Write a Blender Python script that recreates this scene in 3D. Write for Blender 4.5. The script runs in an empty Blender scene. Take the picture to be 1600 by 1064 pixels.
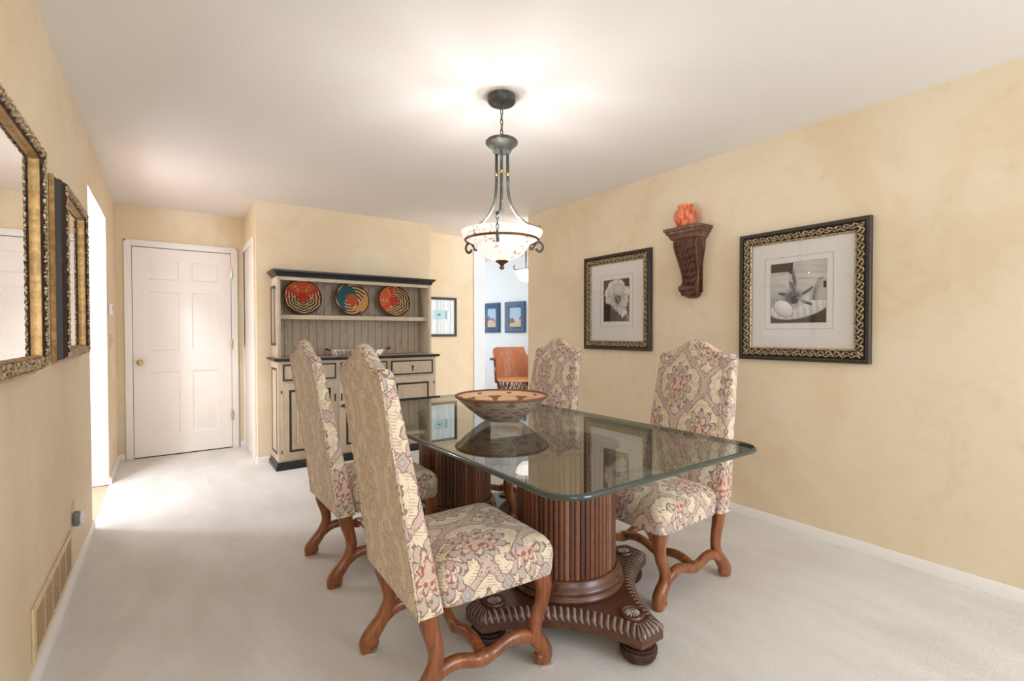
import bpy, bmesh, math, random
import numpy as np
from mathutils import Vector, Matrix
random.seed(7); rng = np.random.default_rng(7)
C = bpy.context.scene.collection
PI = math.pi
S = bpy.context.scene
ORG = {}

# ------------------------------------------------------------------ colours and node helpers
def lin(c):
    return tuple(((x/255)/12.92 if x/255 <= .04045 else ((x/255+.055)/1.055)**2.4) for x in c[:3])
def col4(c): return lin(c)+(1.0,)

class X:
    """a socket (or a number) with arithmetic that writes Math nodes"""
    tree = None
    def __init__(s, v): s.v = v
    @staticmethod
    def m(op, *a, clamp=False):
        n = X.tree.nodes.new('ShaderNodeMath'); n.operation = op; n.use_clamp = clamp
        for i, q in enumerate(a):
            q = q.v if isinstance(q, X) else q
            if isinstance(q, (int, float)): n.inputs[i].default_value = q
            else: X.tree.links.new(q, n.inputs[i])
        return X(n.outputs[0])
    def __add__(s, o): return X.m('ADD', s, o)
    __radd__ = __add__
    def __sub__(s, o): return X.m('SUBTRACT', s, o)
    def __rsub__(s, o): return X.m('SUBTRACT', o, s)
    def __mul__(s, o): return X.m('MULTIPLY', s, o)
    __rmul__ = __mul__
    def __truediv__(s, o): return X.m('DIVIDE', s, o)
    def __neg__(s): return X.m('MULTIPLY', s, -1.0)
def sin(a): return X.m('SINE', a)
def cos(a): return X.m('COSINE', a)
def xabs(a): return X.m('ABSOLUTE', a)
def gt(a, b): return X.m('GREATER_THAN', a, b)
def lt(a, b): return X.m('LESS_THAN', a, b)
def xmin(a, b): return X.m('MINIMUM', a, b)
def xmax(a, b): return X.m('MAXIMUM', a, b)
def power(a, b): return X.m('POWER', a, b)
def sqrt(a): return X.m('SQRT', a)
def atan2(a, b): return X.m('ARCTAN2', a, b)
def wrap(a, h): return X.m('WRAP', a, h, -h)
def band(a, lo, hi): return gt(a, lo)*lt(a, hi)
def smooth(a, lo, hi):
    n = X.tree.nodes.new('ShaderNodeMapRange'); n.interpolation_type = 'SMOOTHSTEP'
    X.tree.links.new(a.v, n.inputs['Value']); n.inputs['From Min'].default_value = lo; n.inputs['From Max'].default_value = hi
    return X(n.outputs[0])
def mixc(f, a, b, mode='MIX'):
    n = X.tree.nodes.new('ShaderNodeMix'); n.data_type = 'RGBA'; n.blend_type = mode
    f = f.v if isinstance(f, X) else f
    if isinstance(f, (int, float)): n.inputs[0].default_value = f
    else: X.tree.links.new(f, n.inputs[0])
    for i, q in ((6, a), (7, b)):
        q = q.v if isinstance(q, X) else q
        if isinstance(q, tuple): n.inputs[i].default_value = q if len(q) == 4 else q+(1,)
        else: X.tree.links.new(q, n.inputs[i])
    return X(n.outputs[2])
def noise(vec, scale, detail=3, rough=.5, dist=0):
    n = X.tree.nodes.new('ShaderNodeTexNoise')
    n.inputs['Scale'].default_value = scale; n.inputs['Detail'].default_value = detail
    n.inputs['Roughness'].default_value = rough; n.inputs['Distortion'].default_value = dist
    if vec is not None: X.tree.links.new(vec.v, n.inputs['Vector'])
    return X(n.outputs['Fac'])
def vscale(vec, s):
    n = X.tree.nodes.new('ShaderNodeMapping'); n.inputs['Scale'].default_value = s
    X.tree.links.new(vec.v, n.inputs['Vector']); return X(n.outputs[0])
def coord(kind='Object'):
    n = X.tree.nodes.new('ShaderNodeTexCoord'); return X(n.outputs[kind])
def sep(vec):
    n = X.tree.nodes.new('ShaderNodeSeparateXYZ'); X.tree.links.new(vec.v, n.inputs[0])
    return X(n.outputs[0]), X(n.outputs[1]), X(n.outputs[2])
def comb(a, b, c=0.0):
    n = X.tree.nodes.new('ShaderNodeCombineXYZ')
    for i, q in enumerate((a, b, c)):
        if isinstance(q, X): X.tree.links.new(q.v, n.inputs[i])
        else: n.inputs[i].default_value = q
    return X(n.outputs[0])
def new_mat(name):
    m = bpy.data.materials.new(name); m.use_nodes = True
    X.tree = m.node_tree
    return m, m.node_tree.nodes['Principled BSDF']
def setc(b, v, key='Base Color'):
    if isinstance(v, X): X.tree.links.new(v.v, b.inputs[key])
    elif isinstance(v, tuple): b.inputs[key].default_value = v if len(v) == 4 else v+(1,)
    else: b.inputs[key].default_value = v
def bump(b, h, strength=.3, dist=.002):
    n = X.tree.nodes.new('ShaderNodeBump'); n.inputs['Strength'].default_value = strength; n.inputs['Distance'].default_value = dist
    X.tree.links.new(h.v, n.inputs['Height']); X.tree.links.new(n.outputs[0], b.inputs['Normal'])
def plain(name, c, rough=.5, metal=0.0, spec=.5, var=0.0, scale=20, bmp=0.0, emit=0):
    m, b = new_mat(name)
    c = col4(c)
    if var:
        nz = noise(coord(), scale, 4, .6)
        d = tuple(x*(1-var) for x in c[:3])+(1,); l = tuple(min(1, x*(1+var)) for x in c[:3])+(1,)
        setc(b, mixc(smooth(nz, .3, .7), d, l))
        if bmp: bump(b, nz, bmp)
    else: setc(b, c)
    b.inputs['Roughness'].default_value = rough; b.inputs['Metallic'].default_value = metal
    b.inputs['Specular IOR Level'].default_value = spec
    if emit:
        b.inputs['Emission Color'].default_value = c; b.inputs['Emission Strength'].default_value = emit
    return m

# ------------------------------------------------------------------ materials
def mat_plaster():
    m, b = new_mat('faux_plaster')
    p = coord()
    n1 = noise(p, 1.1, 5, .6, .6); n2 = noise(p, 3.5, 5, .65, 1.2); n3 = noise(p, 14, 4, .6)
    c = mixc(smooth(n1, .35, .68), col4((226, 206, 172)), col4((232, 219, 192)))
    c = mixc(smooth(n2, .50, .8)*.38, c, col4((210, 188, 152)))
    c = mixc(smooth(n3, .55, .8)*.15, c, col4((198, 174, 138)))
    setc(b, c); b.inputs['Roughness'].default_value = .62; b.inputs['Specular IOR Level'].default_value = .25
    bump(b, n3+noise(p, 45, 3, .5)*.4, .25, .004)
    return m
def mat_carpet():
    m, b = new_mat('carpet')
    p = coord()
    a = noise(vscale(p, (1.6, .6, 1)), 3.0, 4, .55, .3); f = noise(p, 260, 2, .6); g = noise(p, 60, 3, .6)
    c = mixc(smooth(a, .30, .70), col4((221, 216, 211)), col4((233, 230, 227)))
    c = mixc(smooth(f, .35, .7)*.28, c, col4((168, 161, 153)))
    setc(b, c); b.inputs['Roughness'].default_value = .95; b.inputs['Specular IOR Level'].default_value = .05
    bump(b, f+g*.8, .5, .006)
    return m
def mat_ceiling():
    m, b = new_mat('ceiling_paint')
    n = noise(coord(), 70, 3, .6)
    setc(b, col4((236, 232, 228))); b.inputs['Roughness'].default_value = .9; b.inputs['Specular IOR Level'].default_value = .1
    bump(b, n, .25, .004)
    return m
def mat_fabric(name='damask_fabric', fade=.12):
    m, b = new_mat(name)
    uv = coord('UV')
    w1 = noise(uv, 34, 2, .5); w2 = noise(vscale(uv, (1, 1, 1)), 37, 2, .5, .2)
    u0, v0, _ = sep(uv)
    u = u0+(w1-.5)*.016; v = v0+(w2-.5)*.016
    P, Q = .31, .46
    A_ = u*(2*PI/P); B_ = v*(2*PI/Q); Bs = B_-.36*sin(B_*2.0)
    g = cos(A_)+cos(Bs)
    gx = sin(A_)*(2*PI/P); gy = sin(Bs)*(1.0-.72*cos(B_*2.0))*(2*PI/Q)
    dist = xabs(g)/sqrt(gx*gx+gy*gy+18.0)          # metres to the nearest ogee band
    first = gt(g, 0.0)
    du = first*wrap(u, P/2)+(1-first)*wrap(u+P/2, P/2)
    dv = first*wrap(v, Q/2)+(1-first)*wrap(v+Q/2, Q/2)
    ag = xabs(g)
    dv2 = (dv+.012)*.70
    r = sqrt(du*du+dv2*dv2); th = atan2(du, dv2)
    ground = col4((231, 215, 188)); mauve = col4((196, 170, 158)); dark = col4((118, 98, 96)); pink = col4((212, 178, 166))
    taupe = col4((198, 180, 160)); blue = col4((182, 176, 172)); red = col4((160, 66, 72)); navy = col4((70, 70, 86))
    c = mixc(smooth(noise(uv, 40, 2), .45, .7)*.3, ground, col4((220, 198, 164)))
    # comb strokes beside the ogee bands
    st = gt(sin((v0+u0*.25)*(2*PI/.0098)), .5)*band(dist, .014, .034)*gt(noise(uv, 45, 1), .44)
    c = mixc(st*.55, c, col4((122, 98, 92)))
    # scalloped ogee bands
    sc = xabs(sin(dv*85))*.0035+.0105
    c = mixc(lt(dist, sc), c, mixc(smooth(noise(uv, 45, 3), .40, .62), mauve, pink))
    c = mixc(lt(xabs(dist-sc), .0016), c, dark)
    c = mixc(lt(xabs(dist-.0068), .0018)*gt(sin(dv*560), .25)*gt(noise(uv, 16, 1), .48)*.95, c, navy)
    c = mixc(lt(dist, .0018)*gt(sin(dv*420), -.2)*.6, c, taupe)
    # curled leaf sprays
    lf = lt(xabs(sin(u*92)+sin(v*77+u*26)), .16)*band(dist, .030, .052)
    c = mixc(lf*.55, c, mixc(.5, dark, taupe))
    # palmette flowers: ragged outer petals, inner petals, heart
    re = .086*(.62+.38*power(xabs(cos(th*5.5)), .65))*(1+(noise(uv, 60, 1)-.5)*.35)
    rho = r/re
    pet = mixc(smooth(noise(uv, 22, 1), .42, .6), taupe, mixc(smooth(noise(uv, 13, 1), .42, .58), mauve, blue))
    c = mixc(lt(rho, 1.0), c, pet)
    c = mixc(lt(xabs(sin(th*22+r*50)), .24)*band(rho, .40, .97)*.65, c, mixc(.35, dark, ground))
    c = mixc(lt(xabs(rho-.98), .045), c, dark)
    re1 = .060*(.60+.40*power(xabs(sin(th*4.5)), .7))*(1+(noise(uv, 70, 1)-.5)*.4)
    rh1 = r/re1
    c = mixc(lt(rh1, 1.0), c, mixc(smooth(noise(uv, 50, 2), .42, .58), ground, mauve))
    c = mixc(lt(xabs(rh1-1.0), .07), c, col4((132, 92, 92)))
    re2 = .040*(.58+.42*xabs(cos(th*3.5+.5)))*(1+(noise(uv, 80, 1)-.5)*.5)
    rh2 = r/re2
    c = mixc(lt(rh2, 1.0), c, mixc(smooth(noise(uv, 80, 2), .42, .58), pink, col4((216, 190, 164))))
    c = mixc(lt(xabs(rh2-1.0), .10), c, col4((140, 76, 80)))
    c = mixc(lt(xabs(sin(r*420+th*2)), .24)*lt(rh1, .9)*.5, c, col4((140, 86, 86)))
    ad = xabs(du)-.019; e1 = ad*ad*(1/.0062**2)+(dv-.004)*(dv-.004)*(1/.015**2)
    ad2 = xabs(du)-.012; e2 = ad2*ad2*(1/.008**2)+(dv+.036)*(dv+.036)*(1/.008**2)
    c = mixc(lt(xmin(e1, e2), 1.0+(noise(uv, 120, 1)-.5)*1.2), c, red)
    # small diamond rosettes where the bands cross
    dd = xabs(wrap(u+P/4, P/4))+xabs(wrap(v+Q/4, Q/4))*.8
    c = mixc(lt(dd, .026), c, blue)
    c = mixc(lt(xabs(dd-.026), .0028)*.9, c, col4((150, 84, 90)))
    c = mixc(lt(xabs(dd-.012), .0018)*.7, c, dark)
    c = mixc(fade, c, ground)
    wv = noise(vscale(uv, (900, 300, 1)), 1, 2, .7)
    c = mixc(smooth(wv, .3, .75)*.20, c, col4((158, 134, 110)))
    setc(b, c); b.inputs['Roughness'].default_value = .9; b.inputs['Specular IOR Level'].default_value = .12
    b.inputs['Sheen Weight'].default_value = .15
    bump(b, wv, .25, .0015)
    return m
def mat_wood(name, c1, c2, rough=.3, scale=6, axis=2, coat=.2):
    m, b = new_mat(name)
    s = [9, 9, 9]; s[axis] = .9
    p = vscale(coord(), tuple(s))
    n = noise(p, scale, 5, .65, 1.0); n2 = noise(coord(), 5, 3, .6)
    c = mixc(smooth(n, .3, .72), col4(c1), col4(c2))
    c = mixc(smooth(n2, .5, .8)*.35, c, tuple(x*.6 for x in lin(c1))+(1,))
    setc(b, c); b.inputs['Roughness'].default_value = rough; b.inputs['Coat Weight'].default_value = coat
    b.inputs['Coat Roughness'].default_value = .18
    bump(b, n, .12, .002)
    return m
def mat_attr(name, rough=.6, metal=0, var=.2, scale=120, bmp=0.2):
    m, b = new_mat(name)
    n = X.tree.nodes.new('ShaderNodeAttribute'); n.attribute_name = 'Col'
    nz = noise(coord(), scale, 3, .6)
    c = mixc(smooth(nz, .35, .75)*var, X(n.outputs['Color']), mixc(1.0, X(n.outputs['Color']), (.45, .42, .4, 1), 'MULTIPLY'))
    setc(b, c); b.inputs['Roughness'].default_value = rough; b.inputs['Metallic'].default_value = metal
    if bmp: bump(b, nz, bmp, .002)
    return m
def mat_sheet_glass(name, tint=(.965, .985, .975, 1), f0=.04):
    """clear sheet glass: straight-through transmission plus Schlick reflection on each face"""
    m = bpy.data.materials.new(name); m.use_nodes = True; t = m.node_tree; X.tree = t
    t.nodes.remove(t.nodes['Principled BSDF']); out = t.nodes['Material Output']
    geo = t.nodes.new('ShaderNodeNewGeometry'); dot = t.nodes.new('ShaderNodeVectorMath'); dot.operation = 'DOT_PRODUCT'
    t.links.new(geo.outputs['Normal'], dot.inputs[0]); t.links.new(geo.outputs['Incoming'], dot.inputs[1])
    F = power(1-xabs(X(dot.outputs['Value'])), 5.0)*(1-f0)+f0
    tr = t.nodes.new('ShaderNodeBsdfTransparent'); tr.inputs[0].default_value = tint
    gl = t.nodes.new('ShaderNodeBsdfGlossy'); gl.inputs['Roughness'].default_value = 0.0
    mx = t.nodes.new('ShaderNodeMixShader')
    t.links.new(F.v, mx.inputs[0]); t.links.new(tr.outputs[0], mx.inputs[1]); t.links.new(gl.outputs[0], mx.inputs[2])
    t.links.new(mx.outputs[0], out.inputs[0])
    return m
def mat_glass_edge():
    m = bpy.data.materials.new('glass_edge'); m.use_nodes = True; t = m.node_tree; X.tree = t
    b = t.nodes['Principled BSDF']; out = t.nodes['Material Output']
    b.inputs['Base Color'].default_value = (.012, .03, .027, 1); b.inputs['Roughness'].default_value = .04
    b.inputs['Specular IOR Level'].default_value = .8; b.inputs['Coat Weight'].default_value = .6
    tr = t.nodes.new('ShaderNodeBsdfTransparent'); tr.inputs[0].default_value = (.35, .6, .52, 1)
    mx = t.nodes.new('ShaderNodeMixShader'); mx.inputs[0].default_value = .12
    t.links.new(b.outputs[0], mx.inputs[1]); t.links.new(tr.outputs[0], mx.inputs[2]); t.links.new(mx.outputs[0], out.inputs[0])
    return m
def mat_shade(strength):
    m, b = new_mat('alabaster_glass')
    p = coord()
    n = noise(p, 46, 5, .75, .4); n2 = noise(p, 7, 2, .5)
    f = smooth(n, .53, .58)*smooth(n2, .44, .58)
    c = mixc(f, (1.0, .95, .90, 1), (.36, .17, .09, 1))
    c = mixc(smooth(noise(p, 9, 3), .5, .75)*.35, c, (1.0, .80, .64, 1))
    setc(b, mixc(f, col4((222, 206, 190)), col4((150, 100, 70)))); b.inputs['Roughness'].default_value = .3
    setc(b, c, 'Emission Color'); b.inputs['Emission Strength'].default_value = strength
    return m
def mat_distressed(name, c1, c2, lo=.5, hi=.75, rough=.5):
    m, b = new_mat(name)
    p = coord(); n = noise(vscale(p, (6, 6, 2)), 5, 5, .7, .5)
    setc(b, mixc(smooth(n, lo, hi), col4(c1), col4(c2))); b.inputs['Roughness'].default_value = rough
    bump(b, n, .1, .002)
    return m
def mat_gold_relief(name, lo=(60, 44, 30), hi=(208, 186, 150)):
    m, b = new_mat(name)
    n = noise(coord(), 90, 3, .6)
    setc(b, mixc(smooth(n, .3, .62), col4(lo), col4(hi)))
    b.inputs['Metallic'].default_value = .6; b.inputs['Roughness'].default_value = .32
    bump(b, n, .5, .003)
    return m

M = {}
M['plaster'] = mat_plaster(); M['carpet'] = mat_carpet(); M['ceiling'] = mat_ceiling()
M['white'] = plain('white_trim', (240, 236, 232), .35)
M['door'] = plain('door_paint', (240, 233, 226), .4)
M['hallwhite'] = plain('hall_white', (246, 246, 246), .8, spec=.1)
M['kitchenwhite'] = plain('next_room_white', (226, 234, 240), .8, spec=.1)
M['hallwood'] = mat_wood('hall_wood', (206, 160, 130), (226, 190, 164), .4, 4, 0, 0)
M['fabric'] = mat_fabric(); M['light_washed'] = mat_fabric('light_washed_damask', .52)  # second copy for chair rears: light washing out the pattern is put into its colour
M['legwood'] = mat_wood('cherry_wood', (112, 60, 30), (160, 96, 54), .3, 5, 2, .35)
M['darkwood'] = mat_wood('walnut_base', (66, 36, 24), (106, 62, 42), .32, 5, 0, .3)
M['slat'] = mat_attr('reeded_slats', .36, 0, .5, 60, .15)
M['carve'] = mat_distressed('carved_gadroon', (74, 42, 30), (150, 136, 124), .5, .62, .4)
M['rosette'] = plain('rosette_wash', (172, 158, 146), .45, var=.2, scale=60)
M['foot'] = mat_distressed('bun_foot_wood', (62, 40, 32), (112, 92, 80), .55, .8, .35)
M['glass'] = mat_sheet_glass('table_glass', (.82, .87, .84, 1), .15); M['edge'] = mat_glass_edge()
M['pane'] = mat_sheet_glass('picture_glass', (.99, .99, .99, 1), .08)
M['cream'] = mat_distressed('hutch_cream', (198, 182, 158), (180, 160, 134), .45, .75, .5)
M['bead'] = mat_distressed('hutch_beadboard', (186, 170, 148), (164, 146, 122), .4, .75, .55)
M['black'] = mat_distressed('hutch_black', (30, 30, 34), (66, 62, 58), .55, .8, .4)
M['brownline'] = plain('glaze_line', (46, 30, 22), .5)
M['navyline'] = mat_distressed('navy_line', (38, 44, 58), (120, 126, 136), .55, .8, .5)
M['groove'] = plain('groove_shadow', (96, 78, 58), .8)
M['iron'] = mat_distressed('verdigris_iron', (62, 62, 58), (128, 146, 142), .5, .72, .4)
M['brass'] = plain('brass', (206, 176, 120), .2, 1.0)
M['bronze'] = plain('bronze_finial', (120, 92, 58), .3, .9, var=.3)
M['goldleaf'] = mat_gold_relief('gilt_relief'); M['oldgold'] = plain('old_gold', (182, 146, 92), .42, .6, var=.3, scale=40)
M['ebony'] = mat_distressed('dark_frame', (48, 38, 30), (78, 64, 50), .5, .8, .5)
M['relief_ground'] = plain('relief_ground', (58, 42, 28), .45, .3)
M['mat'] = plain('mat_board', (236, 233, 230), .85, spec=.1); M['matline'] = plain('mat_bevel', (196, 190, 182), .8)
M['print'] = mat_attr('photo_print', .7, 0, 0.0, 50, 0)
M['woven'] = mat_attr('woven_grass', .8, 0, .35, 220, .5)
M['terracotta'] = mat_distressed('marbled_terracotta', (196, 82, 48), (232, 150, 108), .42, .62, .3)
M['corbel'] = mat_distressed('carved_walnut', (72, 38, 24), (126, 82, 56), .45, .75, .32)
M['corbeltop'] = mat_distressed('carved_ledge', (92, 58, 40), (146, 112, 84), .45, .75, .4)
mm, bb = new_mat('mirror_silver'); setc(bb, (.90, .89, .87, 1)); bb.inputs['Metallic'].default_value = 1; bb.inputs['Roughness'].default_value = .0
M['mirror'] = mm
M['leather'] = mat_distressed('tan_leather', (190, 124, 88), (212, 148, 114), .4, .7, .38)
M['leathertop'] = mat_distressed('leather_seat', (206, 140, 96), (224, 168, 124), .4, .7, .45)
M['lattice'] = mat_distressed('cedar_lattice', (92, 52, 34), (186, 150, 118), .45, .65, .6)
M['bluewood'] = mat_distressed('blue_frame', (48, 78, 112), (76, 108, 140), .45, .75, .4)
M['silver'] = plain('silver_metal', (196, 188, 176), .25, .9, var=.2, scale=60)
M['plastic'] = plain('white_plastic', (232, 232, 230), .35); M['gray'] = plain('grey_plastic', (120, 120, 122), .4)
M['almond'] = plain('almond_paint', (214, 190, 150), .5, var=.08); M['slot'] = plain('vent_slot', (160, 132, 96), .8)
M['felt'] = plain('carpet_protector', (190, 184, 176), .5)
M['teal'] = plain('teal_tassel', (96, 150, 150), .8)
M['shade'] = mat_shade(.74); M['shade2'] = plain('lit_white_shade', (255, 250, 244), .4, emit=1.8)

# ------------------------------------------------------------------ mesh builder
class MB:
    def __init__(s): s.v = []; s.f = []; s.mi = []; s.uv = None; s.col = None
    def add(s, vs, fs, mi=0):
        o = len(s.v); s.v += [tuple(p) for p in vs]; s.f += [tuple(i+o for i in f) for f in fs]; s.mi += [mi]*len(fs); return s
    def box(s, a, b, mi=0):
        (x0, y0, z0), (x1, y1, z1) = a, b
        x0, x1 = min(x0, x1), max(x0, x1); y0, y1 = min(y0, y1), max(y0, y1); z0, z1 = min(z0, z1), max(z0, z1)
        return s.add([(x0,y0,z0),(x1,y0,z0),(x1,y1,z0),(x0,y1,z0),(x0,y0,z1),(x1,y0,z1),(x1,y1,z1),(x0,y1,z1)],
                     [(3,2,1,0),(4,5,6,7),(0,1,5,4),(1,2,6,5),(2,3,7,6),(3,0,4,7)], mi)
    def bbox(s, a, b, r=.004, seg=2, mi=0):
        bm = bmesh.new(); bmesh.ops.create_cube(bm, size=1)
        for v in bm.verts:
            v.co = Vector([(a[i]+b[i])/2+v.co[i]*abs(b[i]-a[i]) for i in range(3)])
        bmesh.ops.bevel(bm, geom=list(bm.edges), offset=r, segments=seg, profile=.5, affect='EDGES')
        bm.verts.index_update()
        s.add([v.co[:] for v in bm.verts], [tuple(v.index for v in f.verts) for f in bm.faces], mi); bm.free(); return s
    def lathe(s, prof, n=32, c=(0, 0), mi=0, closed=False):
        vs = []; fs = []
        for r, z in prof:
            for k in range(n):
                a = 2*PI*k/n; vs.append((c[0]+r*math.cos(a), c[1]+r*math.sin(a), z))
        m = len(prof)
        for i in range(m-1 if not closed else m):
            j = (i+1) % m
            for k in range(n):
                k2 = (k+1) % n; fs.append((i*n+k, i*n+k2, j*n+k2, j*n+k))
        if not closed:
            if prof[0][0] > 1e-4: fs.append(tuple(range(n-1, -1, -1)))
            if prof[-1][0] > 1e-4: fs.append(tuple((m-1)*n+k for k in range(n)))
        return s.add(vs, fs, mi)
    def tube(s, path, rad, n=10, mi=0, up=(0, 0, 1), sq=1.0, cap=True, closed=False):
        P = [Vector(p) for p in path]; m = len(P)
        if isinstance(rad, (int, float)): rad = [rad]*m
        vs = []; fs = []; up = Vector(up); prev = None
        for i in range(m):
            if closed: t = (P[(i+1) % m]-P[i-1]).normalized()
            else: t = (P[min(i+1, m-1)]-P[max(i-1, 0)]).normalized()
            if prev is None:
                a = up if abs(t.dot(up)) < .95 else Vector((1, 0, 0))
                e1 = (a-t*a.dot(t)).normalized()
            else: e1 = (prev-t*prev.dot(t)).normalized()
            prev = e1; e2 = t.cross(e1)
            r = rad[i]; r1, r2 = (r if isinstance(r, tuple) else (r, r))
            for k in range(n):
                q = 2*PI*k/n; c_, s_ = math.cos(q), math.sin(q)
                if sq != 1.0: c_ = math.copysign(abs(c_)**sq, c_); s_ = math.copysign(abs(s_)**sq, s_)
                vs.append(P[i]+e1*(r1*c_)+e2*(r2*s_))
        for i in range(m if closed else m-1):
            j = (i+1) % m
            for k in range(n):
                k2 = (k+1) % n; fs.append((i*n+k, i*n+k2, j*n+k2, j*n+k))
        if cap and not closed: fs.append(tuple(range(n-1, -1, -1))); fs.append(tuple((m-1)*n+k for k in range(n)))
        return s.add(vs, fs, mi)
    def prism(s, poly, z0, z1, mi=0, ax=2):
        n = len(poly)
        def pt(p, h):
            return (p[0], p[1], h) if ax == 2 else ((h, p[0], p[1]) if ax == 0 else (p[0], h, p[1]))
        vs = [pt(p, z0) for p in poly]+[pt(p, z1) for p in poly]
        fs = [tuple(range(n-1, -1, -1)), tuple(range(n, 2*n))]+[(i, (i+1) % n, n+(i+1) % n, n+i) for i in range(n)]
        return s.add(vs, fs, mi)
    def loft(s, rings, mi=0, cap0=True, cap1=True):
        n = len(rings[0]); vs = [p for r in rings for p in r]; fs = []
        for i in range(len(rings)-1):
            for k in range(n):
                k2 = (k+1) % n; fs.append((i*n+k, i*n+k2, (i+1)*n+k2, (i+1)*n+k))
        if cap0: fs.append(tuple(range(n-1, -1, -1)))
        if cap1: fs.append(tuple((len(rings)-1)*n+k for k in range(n)))
        return s.add(vs, fs, mi)
    def ball(s, c, r, n=12, m=8, rot=None, mi=0):
        if isinstance(r, (int, float)): r = (r, r, r)
        R = rot or Matrix.Identity(3); vs = []; fs = []
        for i in range(m+1):
            a = PI*i/m
            for k in range(n):
                q = 2*PI*k/n
                vs.append(Vector(c)+R @ Vector((r[0]*math.sin(a)*math.cos(q), r[1]*math.sin(a)*math.sin(q), r[2]*math.cos(a))))
        for i in range(m):
            for k in range(n):
                k2 = (k+1) % n; fs.append((i*n+k, (i+1)*n+k, (i+1)*n+k2, i*n+k2))
        return s.add(vs, fs, mi)
    def xf(s, fn):
        s.v = [tuple(fn(p)) for p in s.v]; return s

def obj(name, mb, mat, parent=None, sharp=35):
    me = bpy.data.meshes.new(name)
    off = ORG.get(parent.name, Vector()) if parent else Vector()
    q = parent
    me.from_pydata([(p[0]-off[0], p[1]-off[1], p[2]-off[2]) for p in mb.v], [], mb.f)
    mats = mat if isinstance(mat, (list, tuple)) else [mat]
    for m in mats: me.materials.append(m)
    me.polygons.foreach_set('material_index', mb.mi)
    if mb.col is not None:
        a = me.color_attributes.new('Col', 'FLOAT_COLOR', 'POINT')
        cc = np.ones((len(mb.v), 4), np.float32); cc[:, :3] = np.asarray(mb.col, np.float32); a.data.foreach_set('color', cc.ravel())
    me.update()
    bm = bmesh.new(); bm.from_mesh(me); bmesh.ops.remove_doubles(bm, verts=bm.verts, dist=1e-6) if mb.col is None else None
    bmesh.ops.recalc_face_normals(bm, faces=bm.faces) if mb.col is None else None
    bm.to_mesh(me); bm.free()
    if sharp:
        me.polygons.foreach_set('use_smooth', [True]*len(me.polygons)); me.set_sharp_from_angle(angle=math.radians(sharp))
    o = bpy.data.objects.new(name, me); C.objects.link(o)
    if parent: o.parent = parent; ORG[o.name] = off
    return o
def thing(name, label, cat, loc=(0, 0, 0), rz=0, group=None, world=True):
    o = bpy.data.objects.new(name, None); C.objects.link(o); o.empty_display_size = .1
    o.location = loc; o.rotation_euler = (0, 0, rz); o['label'] = label; o['category'] = cat
    if group: o['group'] = group
    ORG[o.name] = Vector(loc) if world else Vector()
    return o
def tag(o, label, cat, group=None):
    o['label'] = label; o['category'] = cat
    if group: o['group'] = group
    return o
def struct(name, mb, mat, label=None, cat=None, sharp=35):
    o = obj(name, mb, mat, None, sharp); o['kind'] = 'structure'
    o['label'] = label or name.replace('_', ' '); o['category'] = cat or name.split('_')[0]
    return o
def basis(o, u, v, n):
    o, u, v, n = map(Vector, (o, u, v, n))
    return lambda p: o+u*p[0]+v*p[1]+n*p[2]
ONRIGHT = ((0, -1, 0), (0, 0, 1), (-1, 0, 0)); ONLEFT = ((0, 1, 0), (0, 0, 1), (1, 0, 0)); ONBACK = ((1, 0, 0), (0, 0, 1), (0, -1, 0))

# ------------------------------------------------------------------ room
H = 2.44; XL = -.3865; XR = 3.117; YD = 5.892; YH = 5.012; XT = .679; XH = 2.44; YB = 5.41; YO0, YO1 = 3.935, 5.02; YRE = 4.07; YN = -2.6
struct('floor', MB().box((XL, YN, -.05), (XR+.12, YD, 0)).box((XR+.12, 4.07, -.05), (3.43, YD, 0)), M['carpet'], 'pale grey beige carpet across the dining room')
struct('floor_hall', MB().box((-3.2, 2.4, -.06), (XL, 5.3, -.006)), M['hallwood'], 'pinkish wood floor of the hall beyond the left opening', 'floor')
struct('floor_next_room', MB().box((3.43, 2.6, -.06), (7.2, 10.5, -.004)), M['hallwood'], 'floor of the white room beyond', 'floor')
struct('ceiling', MB().box((-.506, YN, H), (7.2, 10.5, H+.06)), M['ceiling'], 'white lightly textured ceiling')
struct('wall_left', MB().box((XL-.12, YN, 0), (XL, YO0, H)).box((XL-.12, YO1, 0), (XL, YD+.12, H)).box((XL-.12, YO0, 2.134), (XL, YO1, H)), M['plaster'], 'golden faux plaster wall at the left with an open doorway')
struct('trim_1', MB().box((XL-.122, YO0, 0), (XL-.002, YO0+.004, 2.134)).box((XL-.122, YO1-.004, 0), (XL-.002, YO1, 2.134)).box((XL-.122, YO0, 2.129), (XL-.002, YO1, 2.133)), M['white'], 'white lining of the hall opening', 'trim')
struct('wall_door', MB().box((XL-.12, YD, 0), (XT+.1, YD+.12, H)), M['plaster'], 'golden faux plaster wall around the six panel door')
struct('wall_hutch', MB().box((XT, YH, 0), (XH, YD, H)), M['plaster'], 'golden faux plaster wall behind the hutch')
struct('wall_back', MB().box((XH, YB, 0), (3.25, YB+.13, H)), M['plaster'], 'golden faux plaster wall set back right of the hutch')
struct('trim_2', MB().box((3.25, YB-.012, 0), (3.415, YB+.14, H)), M['kitchenwhite'], 'white corner trim where the back wall ends', 'trim')
struct('wall_right', MB().box((XR, YN, 0), (XR+.12, YRE, H)), M['plaster'], 'golden faux plaster wall at the right with two flower prints')
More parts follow.
